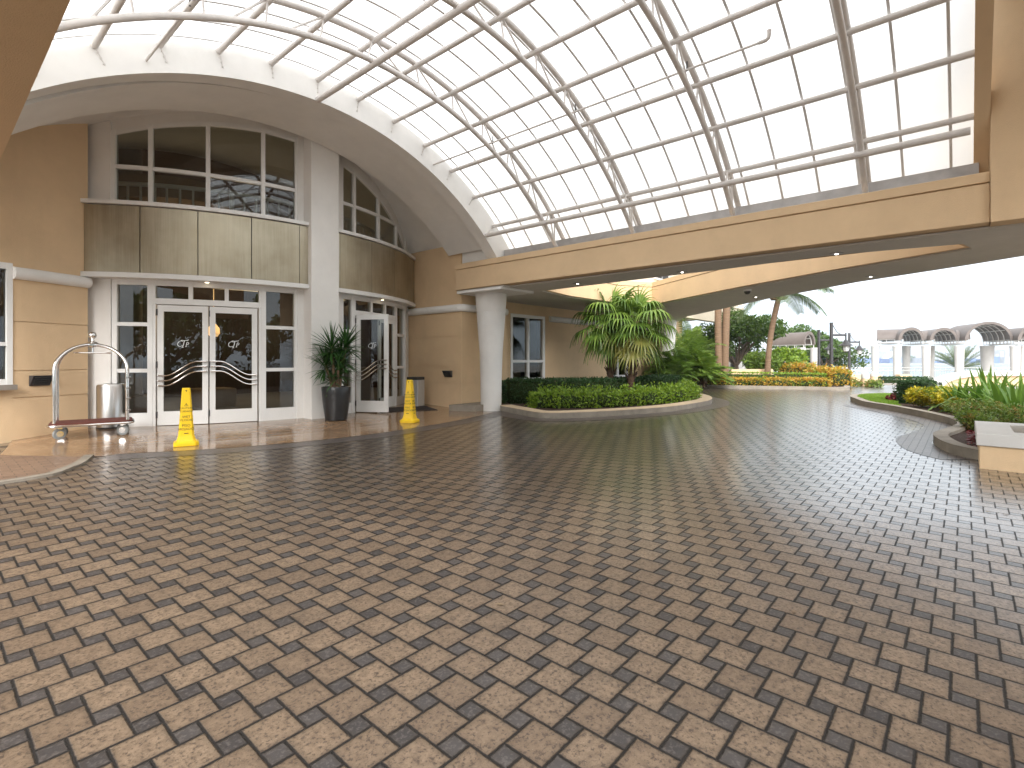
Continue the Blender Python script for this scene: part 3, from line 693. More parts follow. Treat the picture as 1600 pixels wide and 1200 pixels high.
# interior seen through the glass
mb = MB(); mb.box((-3.2, 19.5, -.2), (13.2, 19.7, 7)); mb.box((-3.4, 11.6, -.2), (-3.2, 19.7, 7)); mb.box((24.2, 10.8, -.2), (24.4, 14.9, 3.6)); mb.box((12.9, 15.0, -.2), (24.4, 15.2, 3.6)); mb.box((13.0, 15.2, -.2), (13.2, 19.5, 7))
mb.build('interior_wall', 'wood', BLD)
mb = MB(); mb.box((-3.2, 11.2, -.1), (13.2, 19.5, .17)); mb.box((9.9, 10.85, -.1), (24.2, 14.9, .16)); mb.build('interior_floor', 'infloor', BLD)
mb = MB(); mb.box((-3.4, 11.3, 6.6), (13.4, 19.7, 6.8)); mb.box((11.2, 10.81, 3.61), (24.4, 15.2, 3.8)); mb.build('ceiling', 'wood', BLD)
mb = MB(); arc_band(mb, RB-2.9, RB-.2, -133, -227, 3.2, 3.32); mb.build('mezzanine_floor', 'infloor', BLD)
mb = MB(); ring(mb, 4.87, -.6, 6.0, 6.5, 14.2, 14.8, -50, 50, 50); mb.build('inner_arch', 'inwall', BLD)
mb = MB()
for x in (3.3, 8.2): mb.lathe([(.3, .1), (.3, 6.6)], (x, 14.8, 0), 16)
mb.build('interior_column', 'inwall', BLD, smooth=True)
mb = MB(); rr = RB-.95
for t in range(-135, -226, -3):
    c = bp(rr, t); mb.tube([(c[0], c[1], 3.3), (c[0], c[1], 5.0)], .05 if t % 18 == 0 else .022, 6)
mb.tube([(*bp(rr, t), 5.0) for t in range(-135, -226, -3)], .045, 6); mb.tube([(*bp(rr, t), 3.4) for t in range(-135, -226, -3)], .04, 6)
mb.build('mezzanine_railing', 'frame', BLD)
for (x, y, z) in ((3.4, 15.5, 2.85), (6.5, 16.5, 2.9), (9.6, 17.0, 2.7)):
    l = bpy.data.lights.new('lobby_light', 'POINT'); l.energy = 15; l.color = (1, .72, .42); l.shadow_soft_size = .6
    o = bpy.data.objects.new('lobby_light', l); COL.objects.link(o); o.location = (x, y, z)
for x in (3.0, 6.0, 9.0):
    p_ = MB(); p_.lathe([(.05, 2.6), (.16, 2.45), (.17, 2.3), (.1, 2.2)], (x, 17.2, 0), 14); p_.tube([(x, 17.2, 2.6), (x, 17.2, 6.6)], .012, 6); p_.build('pendant_lamp', 'pendant', BLD, smooth=True)
mb = MB()
for (x, y, sx, sy, h_) in ((2.2, 14.2, 1.6, .8, .5), (5.0, 15.2, .9, .9, .55), (7.6, 14.0, 1.8, .8, 1.1), (13.1, 12.0, 1.2, .7, .9), (18.4, 12.2, 1.3, .7, .9)): mb.box((x, y, .17), (x+sx, y+sy, .17+h_))
mb.build('lobby_furniture', 'inwall', BLD, bevel=.04)
# shell that keeps daylight out of the lobby
mb = MB(); mb.box((-3.6, 11.5, 6.81), (13.6, 20, 7.0)); mb.box((-3.6, 19.8, -.2), (13.6, 20, 6.8)); mb.box((-3.8, 11.0, -.2), (-3.6, 20, 7)); mb.build('outer_shell', 'beige', BLD)

# ------------------------------------------------------------------ concrete canopy with beams and soffit
CAN = thing('drive_canopy', 'beige concrete porte cochere with long beams, pale soffit and tapered white columns', 'canopy', (9.85, 9.3, 0))
mb = MB(); mb.box((9.2, -.24, 3.29), (10.3, 9.935, 3.80)); mb.build('beam', 'beige', CAN, bevel=.01)
mb = MB(); mb.box((9.185, -.24, 3.815), (10.3, 9.935, 3.95)); mb.box((9.23, -.24, 3.79), (10.2, 9.93, 3.82)); mb.build('beam_coping', 'beige', CAN, bevel=.008)
mb = MB(); mb.box((-.75, -5, 3.47), (.57, 9.9, 4.2)); mb.build('beam', 'beige', CAN)
mb = MB(); mb.box((9.12, -11, 3.27), (10.6, -.245, 6.5)); mb.build('end_pier', 'beige', CAN, bevel=.01)
mb = MB(); mb.box((-.75, -5.5, 6.3), (3.5, -.3, 6.5)); mb.box((3.5, -11, 6.3), (9.1, -.3, 6.5)); mb.box((-.75, -5.5, 4.21), (.5, -.3, 6.29)); mb.build('shade_slab', 'beige', CAN)  # unseen roof slab, added and lengthened to shade the end pier
ZS = 3.25
outer = [(9.42, -5.4), (9.42, 8.25), (9.25, 8.3), (9.25, 9.93), (11.0, 9.935), (11.0, 10.49), (23, 10.49), (23, 9.9), (21.6, 9.1), (20.6, 8.5), (18.9, 6.9), (16.2, 4.35), (14.0, 1.85), (12.9, 0.1), (12.3, -.75), (11.9, -5.4)]
hole = [(10.62, 8.1), (12.0, 8.3), (14.5, 8.2), (15.6, 7.6), (13.2, 4.1), (11.95, 2.0), (10.95, 0.0), (10.5, .1), (10.2, 1.7), (10.4, 3.4), (10.5, 5.4)]
def grow(poly, d):
    c = Vector((sum(p[0] for p in poly)/len(poly), sum(p[1] for p in poly)/len(poly))); out = []
    n = len(poly); ar = sum(poly[i][0]*poly[(i+1) % n][1]-poly[(i+1) % n][0]*poly[i][1] for i in range(n)); sg = 1 if ar > 0 else -1
    for i in range(n):
        a, b, e = (Vector(poly[(i+k) % n]) for k in (-1, 0, 1)); t = ((b-a).normalized()+(e-b).normalized()); t = t.normalized() if t.length > .01 else (e-b).normalized()
        out.append((b.x+t.y*sg*d, b.y-t.x*sg*d))
    return out
mb = MB(); mb.prism(outer, ZS, ZS+.03, [grow(hole, .1)]); mb.build('soffit', 'soffit', CAN)
# raised deck carrying the fascias
inset = lambda poly, d: poly
out2 = [(10.32, -5.4), (10.32, 9.93), (11.0, 9.935), (11.0, 10.48), (22.9, 10.48), (22.9, 9.95), (21.5, 9.2), (20.5, 8.6), (18.8, 7.0), (16.1, 4.45), (13.9, 1.95), (12.8, 0.2), (12.2, -.7), (11.8, -5.4)]
hol2 = hole
mb = MB(); mb.prism(out2, ZS+.031, 3.82, [hol2]); mb.build('fascia', 'beige', CAN)
h3 = grow(hole, -.015)
mb = MB(); mb.prism(out2, 3.835, 3.98, [h3]); mb.build('fascia_coping', 'beige', CAN)
def column(c, z0, label=None):
    mb = MB(); mb.lathe([(.25, z0-.05), (.27, z0+.02), (.275, 1.0), (.30, 1.7), (.352, 2.395), (.346, 2.40), (.346, 2.41), (.354, 2.415), (.372, 2.715), (.366, 2.72), (.366, 2.73), (.374, 2.735), (.41, 3.2), (.41, ZS)], (c[0], c[1], 0), 40)
    return mb.build('column', 'white', CAN, smooth=True)
column((9.87, 9.3), .15); column((22.0, 10.0), .2)
mb = MB(); mb.box((9.22, 8.35, 3.195), (10.45, 9.9, 3.249)); mb.build('column_cap', 'white', CAN)
for (x, y) in ((10.0, 6.7), (10.05, 4.25), (9.98, 1.6), (13.2, 1.5), (15.4, 4.4)):
    l = MB().lathe([(.1, ZS-.012), (.1, ZS-.001)], (x, y, 0), 18).build('downlight', 'flash', CAN, smooth=True)
    MB().lathe([(.024, ZS-.02), (.024, ZS-.0125)], (x, y, 0), 12).build('lens', 'litcool', l)
c = (13.65, 4.1); dm = MB().lathe([(.09, ZS-.05), (.1, ZS-.001)], (*c, 0), 16).build('camera_mount', 'white', CAN, smooth=True)
d2 = thing('dome_camera', 'small dark security dome hanging under the far canopy soffit', 'camera', (13.65, 4.1, ZS-.05))
MB().lathe([(.01, -.075), (.05, -.06), (.075, -.02), (.08, 0)], (0, 0, 0), 16).build('dome', 'dark', d2, True, world=False)

# ------------------------------------------------------------------ vaulted skylight
VX, VZ = 4.75, -.2
def vp(r, th, y): a = R_(th); return Vector((VX+r*math.sin(a), y, VZ+r*math.cos(a)))
SKY = thing('vaulted_skylight', 'translucent white barrel vault on grey tubular steel trusses over the driveway', 'skylight', (4.75, 4.2, 4))
V, F = cyl(4.77, -.26, 6.76, -.2, 8.62, -51, 50.4, 90); ER = MB(); ring(ER, 4.77, -.26, 6.56, 6.80, -.243, -.085, -51, 50.4, 72); ER.build('end_rib', 'beige', SKY, smooth=True)
MB().add(V, F).build('roof_sheet', 'canopy', SKY, smooth=True)
for k in range(16):
    y = 8.42-.551*k; mb = MB(); ring(mb, 4.77, -.26, 6.74, 6.757, y-.017, y+.017, -51, 50.4, 72); mb.build('glazing_bar', 'bar', SKY, smooth=True)
NODE = [-.6+7.05*k for k in range(-6, 7)]
for y in (6.9, 5.0, 3.07, 1.14):
    mb = MB(); arcp = [-48.3+96.6*i/60 for i in range(61)]
    mb.tube([vp(6.31, a, y) for a in arcp], .044, 10); mb.tube([vp(6.66, a, y) for a in arcp], .048, 10)
    for i, a in enumerate(NODE):
        mb.tube([vp(6.66, a, y), vp(6.31, a+1.1*(1 if a >= 0 else -1), y)], .0165, 6)
        s_ = 1 if a >= -1 else -1
        mb.tube([vp(6.66, a, y), vp(6.31, a+s_*5.4, y)], .0165, 6)
    for s_ in (-1, 1): mb.tube([vp(6.31, s_*47.2, y), vp(6.66, s_*44, y)], .0165, 6)
    for r_ in (6.31, 6.66):
        for s_ in (-1, 1): p = vp(r_, s_*48.4, y); mb.box((p.x-.07, y-.07, p.z-.16), (p.x+.07, y+.07, p.z-.01))
    mb.build('truss', 'truss', SKY, smooth=True)
for a in NODE[:-1]+[42.1]:
    mb = MB(); mb.tube([vp(6.62, a, -.14), vp(6.62, a, 8.59)], .044, 10)
    p = vp(6.62, a, 8.59); q = vp(6.42, a, 8.59); mb.tube([p, q], .007, 6)
    for r_ in (6.54, 6.47, 6.40): e = vp(r_, a, 8.6); mb.tube([e, e+Vector((0, -.02, 0))], .013, 6)
    mb.build('purlin', 'truss', SKY, smooth=True)
for a in (-42.5, -.6, 42.1):
    MB().tube([vp(6.27, a, -.05), vp(6.27, a, 8.59)], .052, 10).build('purlin', 'truss', SKY, smooth=True)
for s_ in (-1, 1):
    mb = MB(); xo = VX+s_*4.86
    mb.box((xo-.03, -.14, 3.951), (xo+.03, 8.59, 4.2)); mb.box((xo-.24, -.14, 3.951), (xo-.031, 8.59, 4.0)) if s_ > 0 else None
    for k in range(16): y = 8.42-.551*k; mb.tube([(xo-.045, y, 4.0), (xo-.045, y, 4.05)], .012, 6)
    mb.build('flashing', 'flash', SKY)
# sprinkler pipes
sp = thing('sprinkler_pipe', 'thin sprinkler pipe with upturned elbow end running below the right side of the skylight', 'pipe', vp(6.42, 23.7, 5))
e = vp(6.42, 23.7, 1.97); mb = MB(); mb.tube([vp(6.42, 23.7, 8.6), vp(6.42, 23.7, 2.05)], .017, 8); mb.build('pipe_run', 'truss', sp, smooth=True)
mb = MB(); mb.tube([e+Vector((0, .09, 0)), e, e+Vector((0, -.03, .02)), e+Vector((0, -.04, .06)), e+Vector((0, -.04, .12))], [.025, .025, .027, .026, .03], 10); mb.build('elbow', 'truss', sp, smooth=True)
for y in (6.9, 5.0, 3.07):
    a = vp(6.42, 23.7, y); MB().tube([a+Vector((0, -.04, -.02)), a+Vector((0, -.04, .12))], .012, 6).build('hanger', 'dark', sp)
sp = thing('sprinkler_pipe', 'thin sprinkler pipe at upper left beside the arch, below the left side of the skylight', 'pipe', vp(6.42, -24, 5))
MB().tube([vp(6.42, -24, 8.6), vp(6.42, -24, 2.0)], .017, 8).build('pipe_run', 'truss', sp, smooth=True)
for y in (6.9, 5.0): a = vp(6.42, -24, y); MB().tube([a+Vector((0, -.04, -.02)), a+Vector((0, -.04, .12))], .012, 6).build('hanger', 'dark', sp)

# ------------------------------------------------------------------ objects at the entrance
def cone(x, y, rot, label):
    z = floor_z(x, y); t = thing('wet_floor_cone', label, 'safety cone', (x, y, z), 'yellow wet floor cones at the entrance')
    H_ = .90
    def sq(r, zz, ch): c_ = r*ch; return [(-r, -c_, zz), (-c_, -r, zz), (c_, -r, zz), (r, -c_, zz), (r, c_, zz), (c_, r, zz), (-c_, r, zz), (-r, c_, zz)]
    prof = [(.17, 0), (.172, .012), (.17, .05), (.158, .062), (.135, .07), (.122, .1), (.108, .16), (.058, H_-.03), (.056, H_-.01), (.05, H_), (.012, H_)]
    V, F = [], []
    for r, zz in prof: V += sq(r, zz, .72)
    for i in range(len(prof)-1):
        for k in range(8): k2 = (k+1) % 8; F.append((i*8+k, i*8+k2, (i+1)*8+k2, (i+1)*8+k))
    F.append(tuple(range(7, -1, -1))); F.append(tuple((len(prof)-1)*8+k for k in range(8)))
    b = MB().add(V, F).build('cone_body', 'yellow', t, world=False, bevel=.003)
    mb = MB(); slope = (.108-.058)/(H_-.03-.16); tilt = math.atan(slope)
    def side(k, zc, body=None, size=.03, shape=None):
        r = .108-slope*(zc-.16)+.0015
        Tm = Matrix.Rotation(k*math.pi/2, 4, 'Z') @ Matrix.Translation((0, -r, zc)) @ Matrix.Rotation(math.pi/2-tilt*1.0, 4, 'X')
        if body: V, F = text_mesh(body, size)
        else: V, F = shape
        mb.add([tuple(Tm @ Vector(q)) for q in V], F)
    tri = MB()
    for (a, b_) in (((-.025, 0), (.025, 0)), ((.025, 0), (0, .042)), ((0, .042), (-.025, 0))):
        tri.tube([(a[0], a[1], 0), (b_[0], b_[1], 0)], .002, 4)
    tri.box((-.003, .012, 0), (.003, .03, .001)); tri.box((-.003, .004, 0), (.003, .009, .001))
    bar = MB().box((-.03, 0, 0), (.03, .012, .001))
    top = MB().add([(-.016, .022, 0), (.016, .022, 0), (.004, .01, 0), (.004, -.004, 0), (-.004, -.004, 0), (-.004, .01, 0)], [(0, 1, 2, 3, 4, 5)])
    for k in range(4):
        side(k, .62, shape=(tri.v, tri.f)); side(k, .575, 'CAUTION', .038); side(k, .525, 'CUIDADO', .038)
        side(k, .435, 'WET', .052); side(k, .385, 'FLOOR', .05); side(k, .30, 'PISO', .056); side(k, .245, 'MOJADO', .052)
        side(k, .19, shape=(bar.v, bar.f)); side(k, .845, shape=(top.v, top.f))
    mb.build('lettering', 'ink', t, world=False)
    t.rotation_euler = (0, 0, rot)
c1 = gp(288, 697); cone(2.84, 9.28, math.atan2(c1.y, c1.x)-math.pi/2, 'yellow wet floor cone on the travertine before the left double door, facing squarely')
cone(6.93, 8.9, -R_(64), 'yellow wet floor cone on the travertine before the open door, turned to show two sides')

# luggage cart
cx_, cy_ = 2.0, 11.12; cz_ = floor_z(2.0, 11.1)
CT = thing('luggage_cart', 'stainless bellman luggage cart with arched rails and red carpeted deck', 'luggage cart', (cx_, cy_, cz_))
L2, D2 = .47, .26; zt_ = 1.6
deck = MB(); pts = []
for (sx, sy) in ((1, 1), (-1, 1), (-1, -1), (1, -1)):
    for k in range(6):
        a = {(1, 1): 0, (-1, 1): 90, (-1, -1): 180, (1, -1): 270}[(sx, sy)]+k*18; pts.append((sx*(L2-.03)+.1*math.cos(R_(a)), sy*(D2-.03)+.1*math.sin(R_(a))))
deck.prism(pts, .235, .262); deck.build('deck', 'redcarpet', CT, world=False)
MB().prism([(x*1.0, y) for x, y in pts], .2, .234).build('deck_frame', 'steel', CT, world=False)
MB().tube([(x*1.03, y*1.05, .225) for x, y in pts]+[(pts[0][0]*1.03, pts[0][1]*1.05, .225)], .017, 8, cap=False).build('bumper', 'steel', CT, True, world=False)
for sy in (-1, 1):
    mb = MB(); arch = [(-L2, sy*D2, .25), (-L2, sy*D2, .7), (-L2, sy*D2, 1.12)]
    for k in range(1, 16):
        a = math.pi-math.pi*k/16; arch.append((L2*math.cos(a), sy*D2*(1-.0*k), 1.12+.42*math.sin(a)))
    arch += [(L2, sy*D2, 1.12), (L2, sy*D2, .7), (L2, sy*D2, .25)]
    arch = [(x, y*(1-.82*max(0, (z-1.15)/.4)**1.2) if z > 1.15 else y, z) for x, y, z in arch]
    mb.tube(arch, .026, 10); mb.build('arched_rail', 'steel', CT, True, world=False)
mb = MB(); mb.lathe([(.1, 1.53), (.1, 1.55), (.06, 1.585), (.025, 1.6), (.018, 1.635), (.03, 1.645), (.05, 1.67), (.058, 1.70), (.05, 1.73), (.03, 1.748), (.004, 1.756)], (0, 0, 0), 20); mb.build('finial', 'steel', CT, True, world=False)
mb = MB(); mb.tube([(-.25, 0, 1.4), (.25, 0, 1.4)], .012, 8); mb.tube([(0, 0, 1.4), (0, 0, 1.54)], .014, 8); mb.lathe([(.03, 1.49), (.08, 1.52), (.08, 1.53)], (0, 0, 0), 16); mb.build('hanging_bar', 'steel', CT, True, world=False)
mb = MB()
for z in (.42, .62, .8, .98): mb.tube([(L2, -D2, z), (L2+.01, D2, z)], .009, 6); mb.tube([(L2-.02, -D2-.02, z), (L2+.05, -D2-.02, z+.015)], .014, 6)
mb.build('end_rail', 'steel', CT, True, world=False)
for (sx, sy) in ((-1, -1), (1, -1), (-1, 1), (1, 1)):
    c = Vector((sx*(L2-.06), sy*(D2-.05), .09)); w = MB(); a = R_(25*sx*sy)
    ax = Vector((-math.sin(a), math.cos(a), 0)); w.tube([c-ax*.022, c-ax*.014, c+ax*.014, c+ax*.022], [.08, .09, .09, .08], 20)
    wh = w.build('wheel', 'rubber', CT, True, world=False)
    MB().tube([c-ax*.026, c+ax*.026], .05, 14).build('hub', 'steel', wh, True, world=False)
    MB().obox((c.x, c.y), (ax.x, ax.y, 0), (ax.y, -ax.x, 0), .075, .05, .17, .2).build('caster_plate', 'steel', CT, world=False)
CT.rotation_euler = (0, 0, -R_(12))

# bins
b1 = thing('waste_bin', 'round stainless steel bin behind the luggage cart', 'bin', (2.4, 11.85, floor_z(2.4, 11.85)))
MB().lathe([(.215, .03), (.215, .76), (.2, .8), (.17, .81)], (0, 0, 0), 32).build('bin_body', 'brushsteel', b1, True, world=False)
MB().lathe([(.222, 0), (.222, .03)], (0, 0, 0), 32).build('base_ring', 'dark', b1, True, world=False)
MB().lathe([(.168, .79), (.168, .80), (.12, .812)], (0, 0, 0), 24).build('ash_top', 'dark', b1, True, world=False)
b2 = thing('waste_bin', 'square stainless bin with dark top beside the wet floor cone at the beige block', 'bin', (8.72, 10.95, floor_z(8.72, 10.95)))
MB().box((-.17, -.17, .02), (.17, .17, .70)).build('bin_body', 'binsteel', b2, world=False, bevel=.008)
MB().box((-.172, -.172, .702), (.172, .172, .78)).build('bin_top', 'dark', b2, world=False, bevel=.01)
MB().box((-.16, -.16, 0), (.16, .16, .02)).build('base', 'dark', b2, world=False)
b2.rotation_euler = (0, 0, R_(20))
# doormat
mt = MB(); pm = [(7.25, 10.35), (8.75, 10.1), (9.0, 10.9), (7.5, 11.2)]
mt.prism(pm, lambda x, y: floor_z(x, y)+.004, lambda x, y: floor_z(x, y)+.014)
tag(mt.build('door_mat', 'mat'), 'dark brown mat lying on the travertine outside the open door', 'mat')
# louvred wall lights
def louvre(loc, rz, label):
    t = thing('wall_light', label, 'wall light', loc, 'louvred wall lights')
    mb = MB(); mb.add([(-.17, 0, -.1), (.17, 0, -.1), (.17, 0, .1), (-.17, 0, .1), (-.17, -.02, -.1), (.17, -.02, -.1), (.17, -.13, .1), (-.17, -.13, .1)], [(0, 1, 2, 3), (7, 6, 5, 4), (0, 4, 5, 1), (3, 2, 6, 7), (0, 3, 7, 4), (1, 5, 6, 2)])
    mb.build('housing', 'lamp', t, world=False)
    m2 = MB()
    for k in range(4): z = -.07+.042*k; m2.box((-.14, -.05-.055*(z+.1)/.1-.012, z), (.14, -.03-.055*(z+.1)/.1+.0, z+.014))
    m2.build('louvre', 'dark', t, world=False); t.rotation_euler = (0, 0, rz); t.scale = (.86, .86, .86)
louvre((9.419, 10.43, 1.12), -R_(90), 'bronze louvred wall light low on the beige block behind the white column')
louvre((1.4, 11.715, 1.15), R_(24), 'bronze louvred wall light on the curved beige wall behind the luggage cart')

# potted yucca
PT = thing('plant_pot', 'tall black tapered ceramic pot before the white pillar', 'pot', (5.86, 10.0, floor_z(5.86, 10.0)))
MB().lathe([(.205, 0), (.22, .01), (.262, .3), (.285, .55), (.295, .69), (.288, .705), (.268, .70), (.262, .66), (.255, .63)], (0, 0, 0), 36).build('pot_body', 'black', PT, True, world=False)
MB().lathe([(.25, .62), (.25, .63)], (0, 0, 0), 24).build('potting_soil', 'soil', PT, world=False)
def strap(V, F, o, d, L, w, droop, n=4, fold=.25, taper=1.0):
    """one long leaf from o heading d, bending down with droop"""
    d = Vector(d).normalized(); o = Vector(o); s_ = d.cross(Vector((0, 0, 1)))
    s_ = s_.normalized() if s_.length > .05 else Vector((random.uniform(-1, 1), random.uniform(-1, 1), 0)).normalized()
    b = len(V); p = o.copy()
    for i in range(n+1):
        t = i/n; ww = w*(math.sin(math.pi*min(1, .18+.82*t))**.7 if taper else 1-t*.9)*.5
        if i == n: ww = w*.03
        up = s_.cross(d).normalized()
        V.append(tuple(p-s_*ww+up*ww*fold)); V.append(tuple(p)); V.append(tuple(p+s_*ww+up*ww*fold))
        d = (d+Vector((0, 0, -droop/n*(.4+1.2*t)))).normalized(); p = p+d*(L/n)
    for i in range(n):
        F.append((b+i*3, b+i*3+1, b+i*3+4, b+i*3+3)); F.append((b+i*3+1, b+i*3+2, b+i*3+5, b+i*3+4))
YU = thing('yucca_plant', 'bushy green yucca with sword leaves growing in the black pot', 'potted plant', (5.86, 10.0, floor_z(5.86, 10.0)+.63))
mb = MB(); V, F = [], []
for (x, y, h_, n, ln) in ((-.07, .0, .92, 95, .50), (.09, .03, .70, 85, .48), (.0, -.06, .42, 55, .42), (-.12, .08, .55, 60, .45), (.13, -.05, .98, 75, .46), (-.02, .07, .25, 40, .38)):
    mb.tube([(x*.4, y*.4, -.04), (x*.8, y*.8, h_*.4), (x*1.5, y*1.5, h_)], [.035, .03, .024], 8)
    for k in range(n):
        t = random.random(); a = random.uniform(0, 2*math.pi); el = R_(-35+115*t**.9)+random.uniform(-.2, .2)
        d = (math.cos(a)*math.cos(el), math.sin(a)*math.cos(el), math.sin(el))
        strap(V, F, (x*1.5+d[0]*.02, y*1.5+d[1]*.02, h_-.16+.18*t), d, ln*random.uniform(.75, 1.1), .036, .35, 4, .5)
mb.build('stem', 'palmtrunk', YU, True, world=False); build_np('leaves', V, F, 'lf_yucca', YU, world=False)
YU.scale = (1.0, 1.0, 1.0)

# ------------------------------------------------------------------ planting helpers
def leaf_quads(C, size, asp=.5, up=.3, outward=None, jit=.4):
    """diamond leaves at centres C; returns verts, quads"""
    n = len(C); d = np.random.normal(size=(n, 3)); d[:, 2] += up
    if outward is not None: d = d*.75+outward*1.0
    d /= np.linalg.norm(d, axis=1)[:, None]; r = np.random.normal(size=(n, 3))
    s = np.cross(d, r); s /= np.linalg.norm(s, axis=1)[:, None]+1e-9
    L = size*(1-jit+2*jit*np.random.rand(n))[:, None]; W = L*asp*.5
    V = np.stack([C-d*L*.5, C+s*W-d*L*.05, C+d*L*.5, C-s*W-d*L*.05], 1).reshape(-1, 3)
    return V, np.arange(4*n).reshape(n, 4)
def hedge(name, label, cat, path, w, h, leaf, n, mat, group=None, zf=terr, zofs=0.0, parentless=True, rough=.06, taperends=True):
    """clipped hedge following a plan path"""
    P = np.array(path, float); seg = np.linalg.norm(np.diff(P, axis=0), axis=1); cum = np.r_[0, np.cumsum(seg)]; Lt = cum[-1]
    def atd(s):
        s = np.clip(s, 0, Lt); i = np.clip(np.searchsorted(cum, s, side='right')-1, 0, len(seg)-1)
        t = (s-cum[i])/seg[i]; p = P[i]+(P[i+1]-P[i])*t[:, None]; d = (P[i+1]-P[i])/seg[i][:, None]
        return p, np.stack([-d[:, 1], d[:, 0]], 1), d
    per = w+2*h; m_ = int(n*.9); s = np.random.rand(m_)*Lt; q = np.random.rand(m_)*per
    p, nn, d = atd(s); off = np.where(q < h, -w/2, np.where(q > h+w, w/2, q-h-w/2)); zz = np.where(q < h, q, np.where(q > h+w, per-q, h))
    out = np.zeros((m_, 3)); side = (q < h) | (q > h+w); sg = np.where(q < h, -1, 1)
    out[:, :2] = nn*(sg*side)[:, None]; out[:, 2] = np.where(side, .25, 1)
    me_ = n-m_; s2 = np.where(np.random.rand(me_) < .5, 0, Lt); p2, n2, d2 = atd(s2); o2 = (np.random.rand(me_)-.5)*w; z2 = np.random.rand(me_)*h
    e = np.zeros((me_, 3)); e[:, :2] = d2*np.where(s2 > 0, 1, -1)[:, None]
    XY = np.r_[p+nn*off[:, None], p2+n2*o2[:, None]+d2*(np.where(s2 > 0, 1, -1)*w*.12)[:, None]]; Zr = np.r_[zz, z2]; O = np.r_[out, e]
    ph = XY[:, 0]*5.1+XY[:, 1]*4.3
    und = rough*(np.sin(ph)+np.sin(ph*2.3+1.3))*.6+np.random.normal(size=len(XY))*rough*.7
    base = np.array([zf(x, y) for x, y in XY])
    C = np.c_[XY, base+zofs+Zr]+O*und[:, None]
    V, F = leaf_quads(C, leaf, .55, .1, O)
    # twiggy core filling the inside
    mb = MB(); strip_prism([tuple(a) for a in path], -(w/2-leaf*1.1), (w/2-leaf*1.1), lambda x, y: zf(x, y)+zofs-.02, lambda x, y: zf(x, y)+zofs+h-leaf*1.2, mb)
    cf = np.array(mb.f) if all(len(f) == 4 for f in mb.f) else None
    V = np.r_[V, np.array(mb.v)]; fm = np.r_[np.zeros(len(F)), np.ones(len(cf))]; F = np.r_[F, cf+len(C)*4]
    o = build_np(name, V, F, [mat, 'hedgecore'], fm=fm); tag(o, label, cat, group); return o
def fan_leaf(V, F, o, az, el, petL, rad, nseg, droop, pet=None):
    d = Vector((math.cos(az)*math.cos(el), math.sin(az)*math.cos(el), math.sin(el))); p = Vector(o); pts = [p.copy()]
    for k in range(4): d = (d+Vector((0, 0, -.12*droop))).normalized(); p = p+d*(petL/4); pts.append(p.copy())
    if pet is not None: pet.tube(pts, [.022, .016, .013, .011, .01], 5)
    s = d.cross(Vector((0, 0, 1))); s = s.normalized() if s.length > .05 else Vector((1, 0, 0)); nrm = s.cross(d).normalized()
    for k in range(nseg):
        a = R_(-142+284*k/(nseg-1)); f = (d*math.cos(a)+s*math.sin(a)+nrm*(.18-.1*abs(math.sin(a)))).normalized()
        side = (s*math.cos(a)-d*math.sin(a)); L = rad*(.62+.38*math.cos(a*.6))*random.uniform(.9, 1.06)
        b = len(V); q = p.copy(); g = f.copy(); ns = 5
        wd = [.02, .085, .085, .05, .024, .004]
        for i in range(ns+1):
            w = wd[i]*rad*1.05; lift = nrm*(.012 if k % 2 else -.012)*(1 if i < 3 else .3)
            V.append(tuple(q-side*w*.5+lift)); V.append(tuple(q+side*w*.5-lift))
            g = (g+Vector((0, 0, -droop*(.02 if i < 2 else .42)))).normalized(); q = q+g*(L/ns)
        for i in range(ns): F.append((b+2*i, b+2*i+1, b+2*i+3, b+2*i+2))
def frond(V, F, o, az, el, L, nl, ll, droop, hang=.6, wl=.03, rach=None, vee=.5):
    d = Vector((math.cos(az)*math.cos(el), math.sin(az)*math.cos(el), math.sin(el))); p = Vector(o); n = 12; pts = [p.copy()]; ds = [d.copy()]
    for k in range(n): d = (d+Vector((0, 0, -droop/n))).normalized(); p = p+d*(L/n); pts.append(p.copy()); ds.append(d.copy())
    if rach is not None: rach.tube(pts, [.03*L/3*(1-.85*i/n)+.003 for i in range(n+1)], 5)
    for k in range(nl):
        t = .12+.88*k/nl; i = min(n-1, int(t*n)); f = t*n-i; q = pts[i].lerp(pts[i+1], f); dd = ds[i]
        s = dd.cross(Vector((0, 0, 1))); s = s.normalized() if s.length > .05 else Vector((1, 0, 0)); up = s.cross(dd)
        l = ll*(math.sin(math.pi*(.12+.83*t))**.6)*random.uniform(.85, 1.1)
        for sg in (-1, 1):
            g = (s*sg*.9+dd*.55+up*vee*random.uniform(.4, 1)).normalized(); b = len(V); r = q.copy(); m_ = 3
            for j in range(m_+1):
                w = wl*(.6, 1, .75, .05)[j]; e = dd*w*.5
                V.append(tuple(r-e)); V.append(tuple(r+e)); g = (g+Vector((0, 0, -hang*(.5+.4*j)/m_*1.6))).normalized(); r = r+g*(l/m_)
            for j in range(m_): F.append((b+2*j, b+2*j+1, b+2*j+3, b+2*j+2))
def crown(cs, n, leaf, mat, parent, world=True, asp=.5, name='crown'):
    """leaves spread through a list of clumps (x, y, z, r)"""
    cs = np.array(cs, float); wt = cs[:, 3]**2; idx = np.random.choice(len(cs), n, p=wt/wt.sum())
    d = np.random.normal(size=(n, 3)); d /= np.linalg.norm(d, axis=1)[:, None]; rr = cs[idx, 3]*(.35+.65*np.random.rand(n)**.45)
    C = cs[idx, :3]+d*rr[:, None]*np.array([1, 1, .78])
    V, F = leaf_quads(C, leaf, asp, .0, d*.6); return build_np(name, V, F, mat, parent, world)
